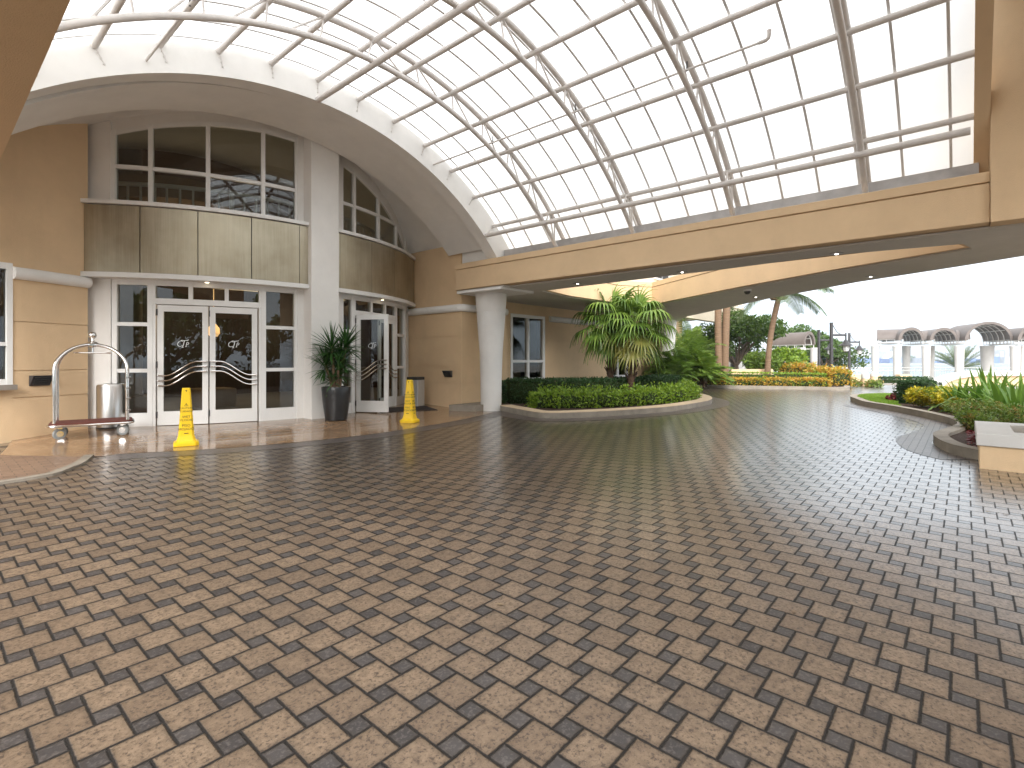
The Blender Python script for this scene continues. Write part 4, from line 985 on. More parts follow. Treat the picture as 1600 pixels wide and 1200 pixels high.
def broad_tree(name, label, base, h, rx, n, leaf, mat, trunk_h, seed, group=None, bark='greytrunk', nb=9, cat='tree', flat=.8):
    rs = random.Random(seed); t = thing(name, label, cat, base, group); mb = MB(); cs = []
    b = Vector(base); top = b+Vector((rs.uniform(-.2, .2), rs.uniform(-.2, .2), trunk_h)); r0 = .06+.018*h
    mb.tube([b-Vector((0, 0, .1)), b.lerp(top, .5)+Vector((.06, -.04, 0)), top], [r0*1.3, r0, r0*.8], 10)
    for k in range(nb):
        a = 2*math.pi*k/nb+rs.uniform(-.3, .3); ln = rx*rs.uniform(.55, .95); e = top+Vector((math.cos(a)*ln, math.sin(a)*ln, (h-trunk_h)*rs.uniform(.15, .8)*flat))
        mid = top.lerp(e, .5)+Vector((0, 0, .1*h)); mb.tube([top, mid, e], [r0*.5, r0*.33, r0*.12], 6)
        cs.append((*e, rx*rs.uniform(.26, .42)))
        e2 = mid+Vector((rs.uniform(-.3, .3)*rx, rs.uniform(-.3, .3)*rx, .22*h)); mb.tube([mid, e2], [r0*.3, r0*.1], 5); cs.append((*e2, rx*rs.uniform(.22, .36)))
    cs.append((top.x, top.y, b.z+h-rx*.3, rx*.36)); cs.append((top.x+rx*.2, top.y-rx*.2, b.z+h-rx*.45, rx*.34))
    mb.build('trunk', bark, t, True); crown(cs, n, leaf, mat, t); return t
def shrub(name, label, cat, base, r, h, n, leaf, mat, group=None, asp=.5, nb=7):
    b = Vector(base); cs = [(b.x+random.uniform(-.5, .5)*r, b.y+random.uniform(-.5, .5)*r, b.z+h*random.uniform(.35, .72), r*random.uniform(.42, .6)) for k in range(nb)]
    cs.append((b.x, b.y, b.z+h*.4, r*.6)); t = thing(name, label, cat, base, group)
    st = MB()
    for k in range(5): st.tube([b, b+Vector((random.uniform(-.4, .4)*r, random.uniform(-.4, .4)*r, h*.6))], [.02, .008], 5)
    st.build('stem', 'greytrunk', t); crown(cs, n, leaf, mat, t, asp=asp, name='leaves'); return t

# ------------------------------------------------------------------ left planting island
def island(path, inner_w, hgt, mat_side, mat_top, name, label):
    t = thing(name, label, 'kerb', (path[0][0], path[0][1], terr(*path[0])))
    strip_prism(path, 0, inner_w, lambda x, y: terr(x, y)-.05, lambda x, y: terr(x, y)+hgt-.012).build('kerb_face', mat_side, t)
    strip_prism(path, .004, inner_w, lambda x, y: terr(x, y)+hgt-.0119, lambda x, y: terr(x, y)+hgt).build('kerb_top', mat_top, t)
    return t
kp = smoothpath([(9.96, 9.1), (9.68, 8.3), (9.47, 7.25), (10.4, 6.6), (11.8, 6.05), (13.1, 5.75), (14.5, 5.68), (15.7, 5.75), (16.9, 6.2), (17.8, 6.9), (18.4, 7.8), (18.7, 8.8)], 6)
island(kp, .36, .14, 'curb', 'curbtop', 'planter_kerb', 'low kerb with beige painted top curving round the hedge bed beside the white column')
tag(MB().prism(offset(kp, .3)+[(18.5, 10.48), (10.2, 10.48)], lambda x, y: terr(x, y)-.02, lambda x, y: terr(x, y)+.1).build('planting_bed', 'soil'), kind='structure')
tag(MB().prism([(10.25, 9.9), (10.25, 9.35), (9.3, 9.3), (8.95, 9.9)], lambda x, y: terr(x, y)-.05, lambda x, y: terr(x, y)+.16).build('kerb_step', 'curb'), 'short kerb step at the foot of the white column by the beige block', 'kerb')
V, F = [], []
for a, b in zip(offset(kp, -.02), offset(kp, -.5)): V += [(a[0], a[1], terr(*a)+.004), (b[0], b[1], terr(*b)+.004)]
F = [(2*i, 2*i+2, 2*i+3, 2*i+1) for i in range(2, len(kp)-1)]
tag(MB().add(V, F).build('paver_border', 'border'), kind='structure')
hedge('hedge', 'clipped dark green hedge behind the bright low hedge in the column bed', 'hedge', smoothpath([(11.0, 9.75), (12.4, 8.75), (14.0, 8.0), (15.6, 7.6), (16.9, 7.7), (17.5, 8.3)], 5), .95, .62, .06, 17000, 'lf_dark', zofs=.1, rough=.03)
hedge('hedge', 'bright lime green low hedge along the beige kerb beside the column', 'hedge', smoothpath([(10.55, 8.3), (11.3, 7.5), (12.6, 6.9), (14.2, 6.5), (15.6, 6.45), (16.6, 6.9), (17.3, 7.6)], 5), .5, .38, .07, 9500, 'lf_bright', zofs=.1, rough=.09)
# clustered fan palms
def fan_palm(base, h, label, nlv, rad, seed, lean=(0, 0)):
    random.seed(seed); t = thing('fan_palm', label, 'palm', base, 'fan palms in the hedge bed'); b = Vector(base)
    top = b+Vector((lean[0], lean[1], h)); n = 9; tr = MB()
    tr.tube([b.lerp(top, k/n)+Vector((.02*math.sin(k*2.1), .02*math.cos(k*1.7), 0)) for k in range(n+1)], [.095+.015*math.sin(k*3.3)+.02*(k > n*.5) for k in range(n+1)], 10)
    for k in range(46):   # old leaf bases
        f = .25+.75*random.random(); a = random.uniform(0, 6.28); q = b.lerp(top, f); d = Vector((math.cos(a), math.sin(a), .9)).normalized()
        tr.tube([q+Vector((d.x*.1, d.y*.1, 0)), q+d*.26], [.03, .008], 4)
    tr.build('trunk', 'bark', t); V, F = [], []; Vd, Fd = [], []; pet = MB()
    for k in range(nlv):
        f = k/(nlv-1); el = R_(76-128*f)+random.uniform(-.1, .1); az = k*2.4+random.uniform(-.25, .25)
        old = f > .62 and random.random() < .5
        fan_leaf(Vd if old else V, Fd if old else F, top+Vector((0, 0, -.25*f)), az, el, random.uniform(.4, .75), rad*random.uniform(.85, 1.08), 26, random.uniform(.9, 1.9), pet)
    pet.build('petiole', 'lf_fan', t); build_np('fronds', V, F, 'lf_fan', t)
    if Vd: build_np('dry_fronds', Vd, Fd, 'lf_dry', t)
p1 = at(955, 590, 16.0); p2 = at(983, 592, 15.4)
fan_palm((p1.x, p1.y, .3), 2.5, 'left trunk of the two fan palms in front of the beige wall, yellower fronds', 27, .88, 11, (-.08, .0))
fan_palm((p2.x, p2.y, .3), 2.35, 'right trunk of the two fan palms in front of the beige wall, greener fronds', 28, .9, 12, (.15, -.15))
# feathery palms and light shrubs right of the second column
def areca(base, h, n, label, seed, mat='lf_areca', L=1.5, name='areca_palm'):
    random.seed(seed); t = thing(name, label, 'palm', base); b = Vector(base); V, F = [], []; r = MB(); st = MB()
    for k in range(7): st.tube([b+Vector((random.uniform(-.25, .25), random.uniform(-.25, .25), 0)), b+Vector((random.uniform(-.4, .4), random.uniform(-.4, .4), h*.5))], [.04, .025], 6)
    st.build('cane', 'palmtrunk', t)
    for k in range(n):
        frond(V, F, b+Vector((random.uniform(-.4, .4), random.uniform(-.4, .4), h*random.uniform(.2, .6))), random.uniform(0, 6.28), R_(random.uniform(25, 80)), L*random.uniform(.8, 1.15), 30, .46, random.uniform(1.0, 1.7), .5, .045, r, .4)
    r.build('rachis', 'lf_areca', t); build_np('fronds', V, F, mat, t)
q = at(1062, 585, 23.5); areca((q.x, q.y, .3), 2.3, 46, 'tall feathery palm arching behind the second white column', 21, 'lf_fan', 1.7)
q = at(1095, 588, 23.0); areca((q.x, q.y, .3), 1.15, 60, 'low yellow green feathery palm in front of the twin palm trunk', 22, 'lf_areca', 1.1)
q = at(1078, 586, 26.5); areca((q.x, q.y, .3), 2.6, 60, 'tall yellow green feathery palm filling the gap left of the twin trunk', 24, 'lf_areca', 1.8)
q = at(1050, 588, 22.0); areca((q.x, q.y, .3), 1.3, 40, 'dark green leafy palm close against the second white column', 23, 'lf_fan', 1.0)
# twin trunk palm
TP = at(1128, 586, 25); t = thing('palm_tree', 'tall palm with two ringed brown trunks rising together past the canopy edge', 'palm', (TP.x, TP.y, .25))
for (o_, top, r0) in (((-.12, 0), (1122, .0), .16), ((.14, .1), (1141, .0), .17)):
    b = Vector((TP.x+o_[0]*RX, TP.y+o_[0]*RY, .2)); e = at(top[0], 300, 25); e.z = 8.5
    mb = MB(); mb.tube([b.lerp(e, k/14)+Vector((RX, RY, 0))*(-.04*math.sin(k*.35)) for k in range(15)], [r0*1.15]+[r0]*13+[r0*.8], 12); mb.build('trunk', 'palmtrunk', t, True)
V, F = [], []; r = MB(); e = at(1130, 300, 25); e.z = 8.5; random.seed(5)
for k in range(16): frond(V, F, e, k*2.4, R_(random.uniform(-5, 70)), 3.0, 40, .7, 1.5, .6, .045, r)
r.build('rachis', 'lf_coco', t); build_np('fronds', V, F, 'lf_coco', t)
# coconut palm
CP = at(1199, 587, 26); t = thing('coconut_palm', 'slender leaning coconut palm with drooping fronds beyond the canopy', 'palm', (CP.x, CP.y, .2)); e = at(1217, 464, 26)
mb = MB(); pts = []
for k in range(13):
    f = k/12; q = Vector((CP.x, CP.y, .2)).lerp(e, f); pts.append(q+Vector((RX, RY, 0))*(-.16*math.sin(math.pi*f)))
mb.tube(pts, [.22, .17, .15]+[.135]*9+[.11], 12); mb.build('trunk', 'palmtrunk', t, True)
mb = MB(); random.seed(9)
for k in range(26): a = random.uniform(0, 6.28); d = Vector((math.cos(a), math.sin(a), random.uniform(-.3, .9))).normalized(); mb.tube([e+Vector((0, 0, -.1)), e+d*.42], [.09, .03], 5)
mb.build('crown_shaft', 'palmtrunk', t); V, F = [], []; r = MB()
for k, (az, el) in enumerate([(HEAD*0+R_(-41), 20), (R_(139), 10), (R_(-60), 45), (R_(150), 45), (R_(100), 30), (R_(200), 30), (R_(-41), 60), (R_(-10), 25), (R_(139), 70), (R_(60), 50), (R_(240), 40), (R_(-90), 15)]):
    frond(V, F, e+Vector((0, 0, .15)), az+random.uniform(-.1, .1), R_(el), 2.6*random.uniform(.9, 1.1), 44, .75, 1.55, .75, .045, r, .2)
r.build('rachis', 'lf_coco', t); build_np('fronds', V, F, 'lf_coco', t)
# broadleaf trees and shrubs in the middle distance
q = at(1152, 588, 31); broad_tree('shade_tree', 'dense dark broadleaf tree behind the twin palm trunk', (q.x, q.y, .1), 4.5, 2.35, 11000, .2, 'lf_tree', 1.0, 3, nb=13)
q = at(1285, 580, 42); broad_tree('sea_grape_tree', 'spreading seaside tree behind the lamp posts', (q.x, q.y, -.1), 3.5, 2.7, 7500, .22, 'lf_tree', 1.0, 4)
q = at(1256, 575, 46); broad_tree('sea_grape_tree', 'rounded tree showing above the small vaulted pergola', (q.x, q.y, -.1), 4.7, 2.9, 7000, .24, 'lf_tree', 1.4, 8)
q = at(1232, 580, 29); broad_tree('frangipani_tree', 'small open tree with bright leaf clusters before the small pergola', (q.x, q.y, .1), 2.1, 1.0, 2600, .2, 'lf_bright', .8, 6)
q = at(1186, 586, 28); shrub('dracaena_shrub', 'lush green strappy shrub growing behind the beige planter wall', 'shrub', (q.x, q.y, .4), 1.15, 1.9, 2600, .32, 'lf_areca', asp=.18)
q = at(1228, 582, 28); shrub('cordyline_shrub', 'dark red leaved shrub beside the leaning coconut palm', 'shrub', (q.x, q.y, .1), .75, .8, 900, .36, 'lf_red', asp=.16)
# beige low wall behind the far hedge
a, b = at(1143, 588, 25.8), at(1208, 588, 26.6); d = (b-a).normalized()
mb = MB(); mb.prism([(a.x, a.y), (b.x, b.y), (b.x+.3*FX, b.y+.3*FY), (a.x+.3*FX, a.y+.3*FY)], .0, 1.02); tag(mb.build('garden_wall', 'beige', bevel=.01), 'low plain beige garden wall behind the far hedges', 'wall')
# far bed: kerb, clipped hedge, croton hedges
fk = smoothpath([(19.6, 9.4), (21.2, 9.35), (22.7, 8.85), (23.2, 7.96), (24.2, 6.42), (25.2, 4.95), (25.5, 4.1), (26.2, 3.75), (27.5, 3.9)], 5)
island(fk, .22, .13, 'curb', 'curb', 'planter_kerb', 'grey kerb edging the far bed of orange and green hedges')
tag(MB().prism(offset(fk, .2)+[(30, 6), (29, 10.4), (20, 10.4)], lambda x, y: terr(x, y)-.02, lambda x, y: terr(x, y)+.08).build('planting_bed', 'soil'), kind='structure')
hedge('croton_hedge', 'low clipped orange and yellow croton hedge along the far kerb', 'hedge', offset(fk, .6)[6:-12], .5, .36, .085, 5200, 'lf_orange', zofs=.08, rough=.04)
hedge('hedge', 'flat topped green hedge just behind the low orange hedge', 'hedge', offset(fk, 1.25)[6:-11], .6, .58, .07, 5200, 'lf_bright', zofs=.08, rough=.02)
A = at(1275, 600, 25.5); B_ = at(1316, 604, 24.0)
hedge('croton_hedge', 'big rounded croton bush of red and yellow leaves at the far bed tip', 'hedge', smoothpath([(A.x, A.y), (A.x*.5+B_.x*.5, A.y*.5+B_.y*.5), (B_.x, B_.y)], 4), 1.1, .72, .1, 4200, 'lf_orange', zofs=.05, rough=.09)
A = at(1218, 582, 28); B_ = at(1275, 584, 27)
hedge('croton_hedge', 'loose orange croton hedge below the small pergola columns', 'hedge', smoothpath([(A.x, A.y), (B_.x, B_.y)], 4), 1.0, .95, .1, 3000, 'lf_orange', zofs=.0, rough=.1)

# ------------------------------------------------------------------ right bed
rk = smoothpath([(23.2, 1.75), (22.3, 2.55), (21.3, 2.9), (20.2, 2.85), (19.4, 2.62), (18.2, 2.2), (17.2, 1.45), (15.8, .66), (14.8, .26), (13.8, .12), (12.7, .26), (11.75, .42), (10.95, .33), (10.35, .12), (9.9, -.3)], 6)[::-1]
island(rk, -.2, .15, 'curb', 'curb', 'planter_kerb', 'weathered grey kerb in an S curve round the lily bed on the right')
tag(MB().prism(offset(rk, -.15)+[(24.0, .5), (25, -5), (10, -5)], lambda x, y: terr(x, y)-.02, lambda x, y: terr(x, y)+.09).build('planting_bed', 'soil'), kind='structure')
V, F = [], []
for a, b in zip(offset(rk, .02), offset(rk, .52)): V += [(a[0], a[1], terr(*a)+.004), (b[0], b[1], terr(*b)+.004)]
tag(MB().add(V, [(2*i, 2*i+1, 2*i+3, 2*i+2) for i in range(3, len(rk)-30)]).build('paver_border', 'border'), kind='structure')
# lawn at the tip
lawn = [p for p in offset(rk, -.2) if p[0] > 17.2]+[(23.2, 1.3), (21.5, 1.3), (19.5, 1.5), (18.2, 1.45)]
tag(MB().prism(lawn, lambda x, y: terr(x, y)+.05, lambda x, y: terr(x, y)+.13).build('lawn', 'grassbase'), kind='structure')
from mathutils.geometry import intersect_point_tri_2d
tr_ = tessellate_polygon([[Vector((*p, 0)) for p in lawn]]); V, F = [], []; areas = []
for (i, j, k) in tr_:
    a, b, c = (Vector(lawn[q]) for q in (i, j, k)); areas.append(abs((b-a).cross(c-a))/2)
for m_ in range(16000):
    (i, j, k) = random.choices(tr_, areas)[0]; r1, r2 = random.random(), random.random(); r1, r2 = (1-r1, 1-r2) if r1+r2 > 1 else (r1, r2)
    a, b, c = (Vector(lawn[q]) for q in (i, j, k)); p = a+(b-a)*r1+(c-a)*r2; z = terr(p.x, p.y)+.12; an = random.uniform(0, 6.28); s = Vector((math.cos(an), math.sin(an)))*.006; l = Vector((random.uniform(-.02, .02), random.uniform(-.02, .02)))
    n = len(V); h_ = random.uniform(.03, .065); V += [(p.x-s.x, p.y-s.y, z), (p.x+s.x, p.y+s.y, z), (p.x+l.x+s.x*.3, p.y+l.y+s.y*.3, z+h_), (p.x+l.x-s.x*.3, p.y+l.y-s.y*.3, z+h_)]; F.append((n, n+1, n+2, n+3))
tag(build_np('grass', V, F, 'lf_grass'), 'mown bright green grass inside the tip of the right kerb', 'grass', kind='stuff')
A, B_ = at(1411, 630, 15.6), at(1456, 630, 15.0)
hedge('hedge', 'square clipped dark green hedge at the end of the small lawn', 'hedge', [(A.x, A.y), (A.x*.5+B_.x*.5, A.y*.5+B_.y*.5), (B_.x, B_.y)], .8, .64, .06, 8000, 'lf_dark', zofs=.09, rough=.025)
def bed(px, Z): p = at(px, 600, Z); return (p.x, p.y, terr(p.x, p.y)+.08)
shrub('croton_shrub', 'small dark red shrub at the foot of the square clipped hedge', 'shrub', bed(1397, 15.6), .3, .26, 420, .11, 'lf_red', asp=.4)
for px, Z, r_, h_, lb in ((1441, 14.2, .42, .58, 'golden yellow shrub touching the square clipped hedge'), (1464, 13.9, .45, .6, 'golden yellow shrub between the clipped hedge and the lilies'), (1482, 13.2, .38, .48, 'greener golden shrub closest to the kerb bend'), (1480, 14.8, .55, .66, 'golden yellow shrub at the back behind the other golden shrubs')):
    shrub('golden_shrub', lb, 'shrub', bed(px, Z), r_, h_, 1700, .1, 'lf_yellow', 'golden shrubs in the right bed', asp=.42)
# crinum lilies
def lily(base, n, L, label, seed):
    random.seed(seed); t = thing('spider_lily', label, 'plant', base, 'broad leaved lilies in the right bed'); V, F = [], []
    for k in range(n):
        f = k/n; el = R_(84-58*f+random.uniform(-8, 8)); az = k*2.4
        strap(V, F, (base[0]+.05*math.cos(az), base[1]+.05*math.sin(az), base[2]), (math.cos(az)*math.cos(el), math.sin(az)*math.cos(el), math.sin(el)), L*random.uniform(.7, 1.12), random.uniform(.075, .12), random.uniform(.6, 2.1), 7, .35)
    build_np('leaves', V, F, 'lf_lily', t)
for i, (px, Z, L, lb) in enumerate(((1500, 13.2, .9, 'broad leaved lily nearest the golden shrubs'), (1530, 12.6, 1.1, 'tall broad leaved lily in the middle of the lily clump'), (1562, 12.0, 1.1, 'broad leaved lily above the white capped planter'), (1545, 13.8, 1.15, 'broad leaved lily at the back before the ramp wall'), (1596, 12.6, 1.15, 'broad leaved lily cut by the right edge of the picture'), (1590, 11.0, .95, 'broad leaved lily low at the right above the planter cap'))):
    lily(bed(px, Z), 44, L, lb, 40+i)
for px, Z, r_, h_, lb in ((1505, 12.0, .42, .42, 'low bronze green shrub at the kerb bend'), (1530, 11.0, .5, .42, 'low bronze green shrub in the middle of the bark mulch'), (1522, 9.9, .38, .34, 'low bronze green shrub nearest the white capped planter'), (1572, 10.2, .55, .46, 'low bronze green shrub behind the planter box')):
    shrub('low_shrub', lb, 'shrub', bed(px, Z), r_, h_, 2600, .07, 'lf_low', 'low bronze shrubs in the right bed', asp=.3)
V, F = [], []
for k in range(900):
    x = random.uniform(10.3, 13.2); y = random.uniform(-.5, -.02); z = terr(x, y)+.095; a = random.uniform(0, 6.28); l = random.uniform(.02, .05); w = l*.35
    c_, s_ = math.cos(a), math.sin(a); n = len(V); dz = random.uniform(0, .025)
    V += [(x-c_*l, y-s_*l, z), (x+s_*w, y-c_*w, z+dz), (x+c_*l, y+s_*l, z+dz*.5), (x-s_*w, y+c_*w, z)]; F.append((n, n+1, n+2, n+3))
tag(build_np('bark_mulch', V, F, 'lf_red'), 'reddish brown bark chips between the kerb and the low shrubs', 'mulch', kind='stuff')
# planter box under the right pier
PB = thing('planter_box', 'beige planter box with a thick white cap at the right edge', 'planter', (9.33, -.14, .05))
mb = MB(); mb.box((9.33, -5, -.1), (12.0, -.14, .36)); mb.build('box_body', 'beige', PB, bevel=.008)
mb = MB(); mb.prism([(9.3, -5), (11.2, -5), (11.2, -.11), (9.3, -.11)], .361, .52, [[(9.75, -4.6), (9.75, -.5), (10.8, -.5), (10.8, -4.6)]]); mb.build('box_cap', 'white_out', PB, bevel=.008)
shrub('low_shrub', 'small dark leafy plant growing in the white capped planter box', 'shrub', (10.2, -.95, .42), .38, .3, 800, .08, 'lf_dark', asp=.5)

# ------------------------------------------------------------------ seafront: ramp wall, bollards, pergolas, railing, lamps
a, b, c = at(1450, 612, 24), at(1482, 600, 26.5), at(1570, 600, 27.0)
mb = MB(); n = 16; rw = smoothpath([(a.x, a.y), (b.x, b.y), (c.x, c.y), (c.x+3, c.y-5)], 8)
zt = lambda i: .15+.85*min(1, (i/12.0))**.6
def ramp_top(i): return .05+.62*math.sin(min(1, i/14.0)*math.pi/2)
V, F = [], []; O = offset(rw, -.25)
for i, (p, q) in enumerate(zip(rw, O)): V += [(*p, -.2), (*q, -.2), (*q, ramp_top(i)), (*p, ramp_top(i))]
for i in range(len(rw)-1):
    for k in range(4): k2 = (k+1) % 4; F.append((i*4+k, (i+1)*4+k, (i+1)*4+k2, i*4+k2))
F.append((0, 1, 2, 3)); RW = thing('ramp_wall', 'curved ramp wall with broad white coping behind the golden shrubs', 'wall', (a.x, a.y, 0))
MB().add(V, F).build('wall', 'beige', RW)
V = []; O1, O2 = offset(rw, .06), offset(rw, -.4)
for i, (p, q) in enumerate(zip(O1, O2)): V += [(*p, ramp_top(i)+.002), (*q, ramp_top(i)+.002), (*q, ramp_top(i)+.24), (*p, ramp_top(i)+.24)]
MB().add(V, F+[tuple(reversed([len(V)-4, len(V)-3, len(V)-2, len(V)-1]))]).build('coping', 'white_out', RW)
for i, (px, pyb, pyt, Z, lb) in enumerate(((1317, 602, 579.5, 29, 'domed bollard nearest the big croton bush'), (1326, 600, 578.5, 27, 'domed bollard second from the croton bush, whitest top'), (1352, 604, 581, 25.5, 'domed bollard standing among the low ground plants'), (1366, 598, 580, 30, 'plain bollard beside the low hedge, farthest right of the four'))):
    p = at(px, pyb, Z); h_ = (pyb-pyt)/FPX*Z; z0 = p.z; r_ = .17
    t = thing('bollard', lb, 'bollard', (p.x, p.y, z0), 'bollards on the promenade')
    MB().lathe([(r_, -.25), (r_, h_*.55)], (0, 0, 0), 20).build('shaft', 'beige', t, True, world=False)
    MB().lathe([(r_+.012, h_*.551), (r_+.012, h_*.72), (r_*.92, h_*.86), (r_*.6, h_*.96), (.01, h_)], (0, 0, 0), 20).build('dome', 'white_out', t, True, world=False)
for i, (px, py, Z, r_, lb) in enumerate(((1333, 606, 25.5, .55, 'ground cover plant left of the domed bollard'), (1363, 610, 24.5, .5, 'ground cover plant right of the domed bollard'))):
    p = at(px, py, Z); shrub('ground_plant', lb, 'plant', (p.x, p.y, p.z), r_, .45, 700, .13, 'lf_low', 'ground cover plants at the promenade', asp=.35)
A, B_ = at(1368, 598, 33), at(1450, 598, 33)
hedge('hedge', 'thin low green hedge in front of the railing and vaulted pergola', 'hedge', [(A.x, A.y), (B_.x, B_.y)], .6, .32, .12, 1500, 'lf_dark', rough=.04, zf=lambda x, y: A.z)
for k in range(2):
    A, B_ = at(1372+8*k, 606-4*k, 28+1.5*k), at(1452, 606-4*k, 28+1.5*k)
    o = MB().prism([(A.x, A.y), (B_.x, B_.y), (B_.x+1.2*FX, B_.y+1.2*FY), (A.x+1.2*FX, A.y+1.2*FY)], -.3, A.z+.03).build('terrace_step', 'curb'); tag(o, ('lower' if k == 0 else 'upper')+' broad terrace step before the thin low hedge', 'step')
# low promenade wall sections
for (x0, x1, lb) in ((1328, 1348, 'left'), (1364, 1378, 'middle'), (1406, 1425, 'right')):
    A, B_ = at(x0, 585, 37), at(x1, 585, 37); tag(MB().prism([(A.x, A.y), (B_.x, B_.y), (B_.x+.4*FX, B_.y+.4*FY), (A.x+.4*FX, A.y+.4*FY)], -.4, A.z).build('parapet', 'beige'), lb+' piece of low beige parapet before the seafront railing', 'parapet')
# railing
rl = thing('seafront_railing', 'white metal railing along the water edge', 'railing', tuple(xz(10, 45, -.2))); mb = MB(); pk = MB()
for k in range(0, 121):
    X = 14+.45*k; p = xz(X, 45, -.2)
    if k % 6 == 0: mb.tube([p, p+Vector((0, 0, 1.0))], .05, 6)
    else: pk.tube([p+Vector((0, 0, .08)), p+Vector((0, 0, .92))], .02, 4)
for z in (-.1, .55, .8): mb.tube([xz(14, 45, z), xz(68, 45, z)], .04, 6)
mb.build('rail_frame', 'frame', rl); tag(pk.build('pickets', 'frame', rl), kind='stuff')
def tcol(t, p, r, z1, zb=-.3):
    MB().lathe([(r*.82, zb), (r*.85, zb+.5), (r, z1-.15), (r*1.06, z1-.14), (r*1.06, z1)], (p.x, p.y, 0), 20).build('column', 'white_out', t, True)
def vault_seg(c, ax, half, L, r, zs, t, ribs=5, rim=.16, roof='roofbrown', full=1.0, nn=20):
    """barrel roof: centre line starts at c along ax (unit plan vector), radius r, springing height zs"""
    ax = Vector((ax[0], ax[1], 0)); s = Vector((-ax.y, ax.x, 0)); c = Vector((c[0], c[1], 0))
    P = lambda u, a, rr: c+ax*u+s*(rr*math.cos(a))+Vector((0, 0, zs+rr*math.sin(a)*full))
    V, F = [], []
    for i in range(nn+1):
        a = math.pi*i/nn
        for rr in (r, r-.05):
            for u in (0, L): V.append(P(u, a, rr))
    for i in range(nn):
        b = i*4; F += [(b, b+1, b+5, b+4), (b+2, b+6, b+7, b+3), (b, b+4, b+6, b+2), (b+1, b+3, b+7, b+5)]
    F += [(0, 2, 3, 1), (nn*4, nn*4+1, nn*4+3, nn*4+2)]
    MB().add(V, F).build('roof', roof, t, True)
    m1 = MB(); V, F = [], []
    for i in range(nn+1):
        a = math.pi*i/nn
        for u, rr in ((-.08, r+.03), (-.08, r-rim), (.06, r-rim), (.06, r+.03)): V.append(P(u, a, rr))
    for i in range(nn):
        for k in range(4): k2 = (k+1) % 4; F.append((i*4+k, i*4+k2, (i+1)*4+k2, (i+1)*4+k))
    m1.add(V, F).build('rim', roof, t, True)
    m2 = MB()
    for k in range(ribs+1): u = .12+(L-.2)*k/ribs; m2.tube([P(u, math.pi*i/nn, r-.09) for i in range(nn+1)], .035, 5)
    for a in (35, 62, 90, 118, 145): m2.tube([P(.1, R_(a), r-.09), P(L-.05, R_(a), r-.09)], .03, 5)
    for sg in (0, math.pi):
        for dz in (0, -.28): e0, e1 = P(0, sg, r-.05), P(L, sg, r-.05); m2.tube([e0+Vector((0, 0, dz)), e1+Vector((0, 0, dz))], .035, 5)
        n = max(3, int(L/.5))
        for k in range(n+1): e0 = P(L*k/n, sg, r-.05); m2.tube([e0, e0+Vector((0, 0, -.28))], .022, 4)
    m2.build('lattice', 'frame', t)
rv = Vector((RX, RY)); fv = Vector((FX, FY))
ZP = 42.0; u_ = ZP/FPX
def zpy(py, Z=ZP): return HC+(V0-py)/FPX*Z
PG = thing('vaulted_pergola', 'long white columned pergola with brown barrel vaults by the water on the right', 'pergola', tuple(at(1480, 590, ZP)))
zs = zpy(531.5); 
pax = (rv*.82-fv*.57).normalized(); ppv = (fv*.82+rv*.57).normalized()
P0 = Vector(at(1370, 531, 44)[:2])
def on_line(px, back=0.0):                          # where the sight line at px crosses the pergola's front line
    o = P0+ppv*back; t = (px-800)/FPX; r = Vector((FX+RX*t, FY+RY*t)); den = r.x*(-pax.y)+r.y*pax.x
    k = (o.x*(-pax.y)+o.y*pax.x)/den; return r*k, k
for (x0, x1, yt) in ((1372, 1410, 515), (1441, 1458, 517), (1494, 1512, 516), (1581, 1594, 516)):
    a, Za = on_line(x0, 1.9); b, Zb = on_line(x1, 1.9); L = (b-a).length
    vault_seg((a.x, a.y), pax, 0, L, 1.5, HC+(V0-531.5)/FPX*Za, PG, max(2, int(L/.6)), .1, full=(531.5-yt)/FPX*Za/1.5, nn=16)
for (x0, x1, ytop) in ((1403, 1444.5, 512), (1452, 1498, 512.5), (1505, 1585.5, 503), (1588, 1640, 510)):
    a, Za = on_line(x0); b, Zb = on_line(x1); c0 = (a+b)/2; r = (b-a).length/2; Zc = (Za+Zb)/2
    vault_seg((c0.x, c0.y), (fv*.95+rv*.32).normalized(), 0, 4.0, r, HC+(V0-531.5)/FPX*Zc, PG, 5, .17, full=(531.5-ytop)/FPX*Zc/r, nn=20)
for (px, back, w) in ((1367.5, 1.0, 11), (1401.5, .1, 11.5), (1416, 3.8, 11), (1447, .1, 11.5), (1455, 3.8, 9), (1499, .1, 12.5), (1542.5, 3.0, 17), (1586, .1, 12.5), (1597, 3.4, 11)):
    p, Zp_ = on_line(px, back); tcol(PG, p, w/2/FPX*Zp_, HC+(V0-540.5)/FPX*Zp_)
PL = thing('vaulted_pergola', 'small vaulted pergola with two white columns behind the orange hedges', 'pergola', tuple(at(1250, 580, 33)))
e0 = at(1263.5, 543, 33.5); ax = (-rv*.985+fv*.17).normalized(); 
vault_seg((e0.x, e0.y), (-rv*.5+fv*.85).normalized(), 0, 2.3, .62, zpy(538, 33), PL, 5, .12, full=1.3, nn=16)
for px, Z in ((1252.5, 33, ), (1272, 33.6), (1226, 35.5)):
    p = at(px, 545, Z); tcol(PL, p, .22, zpy(543, 33))
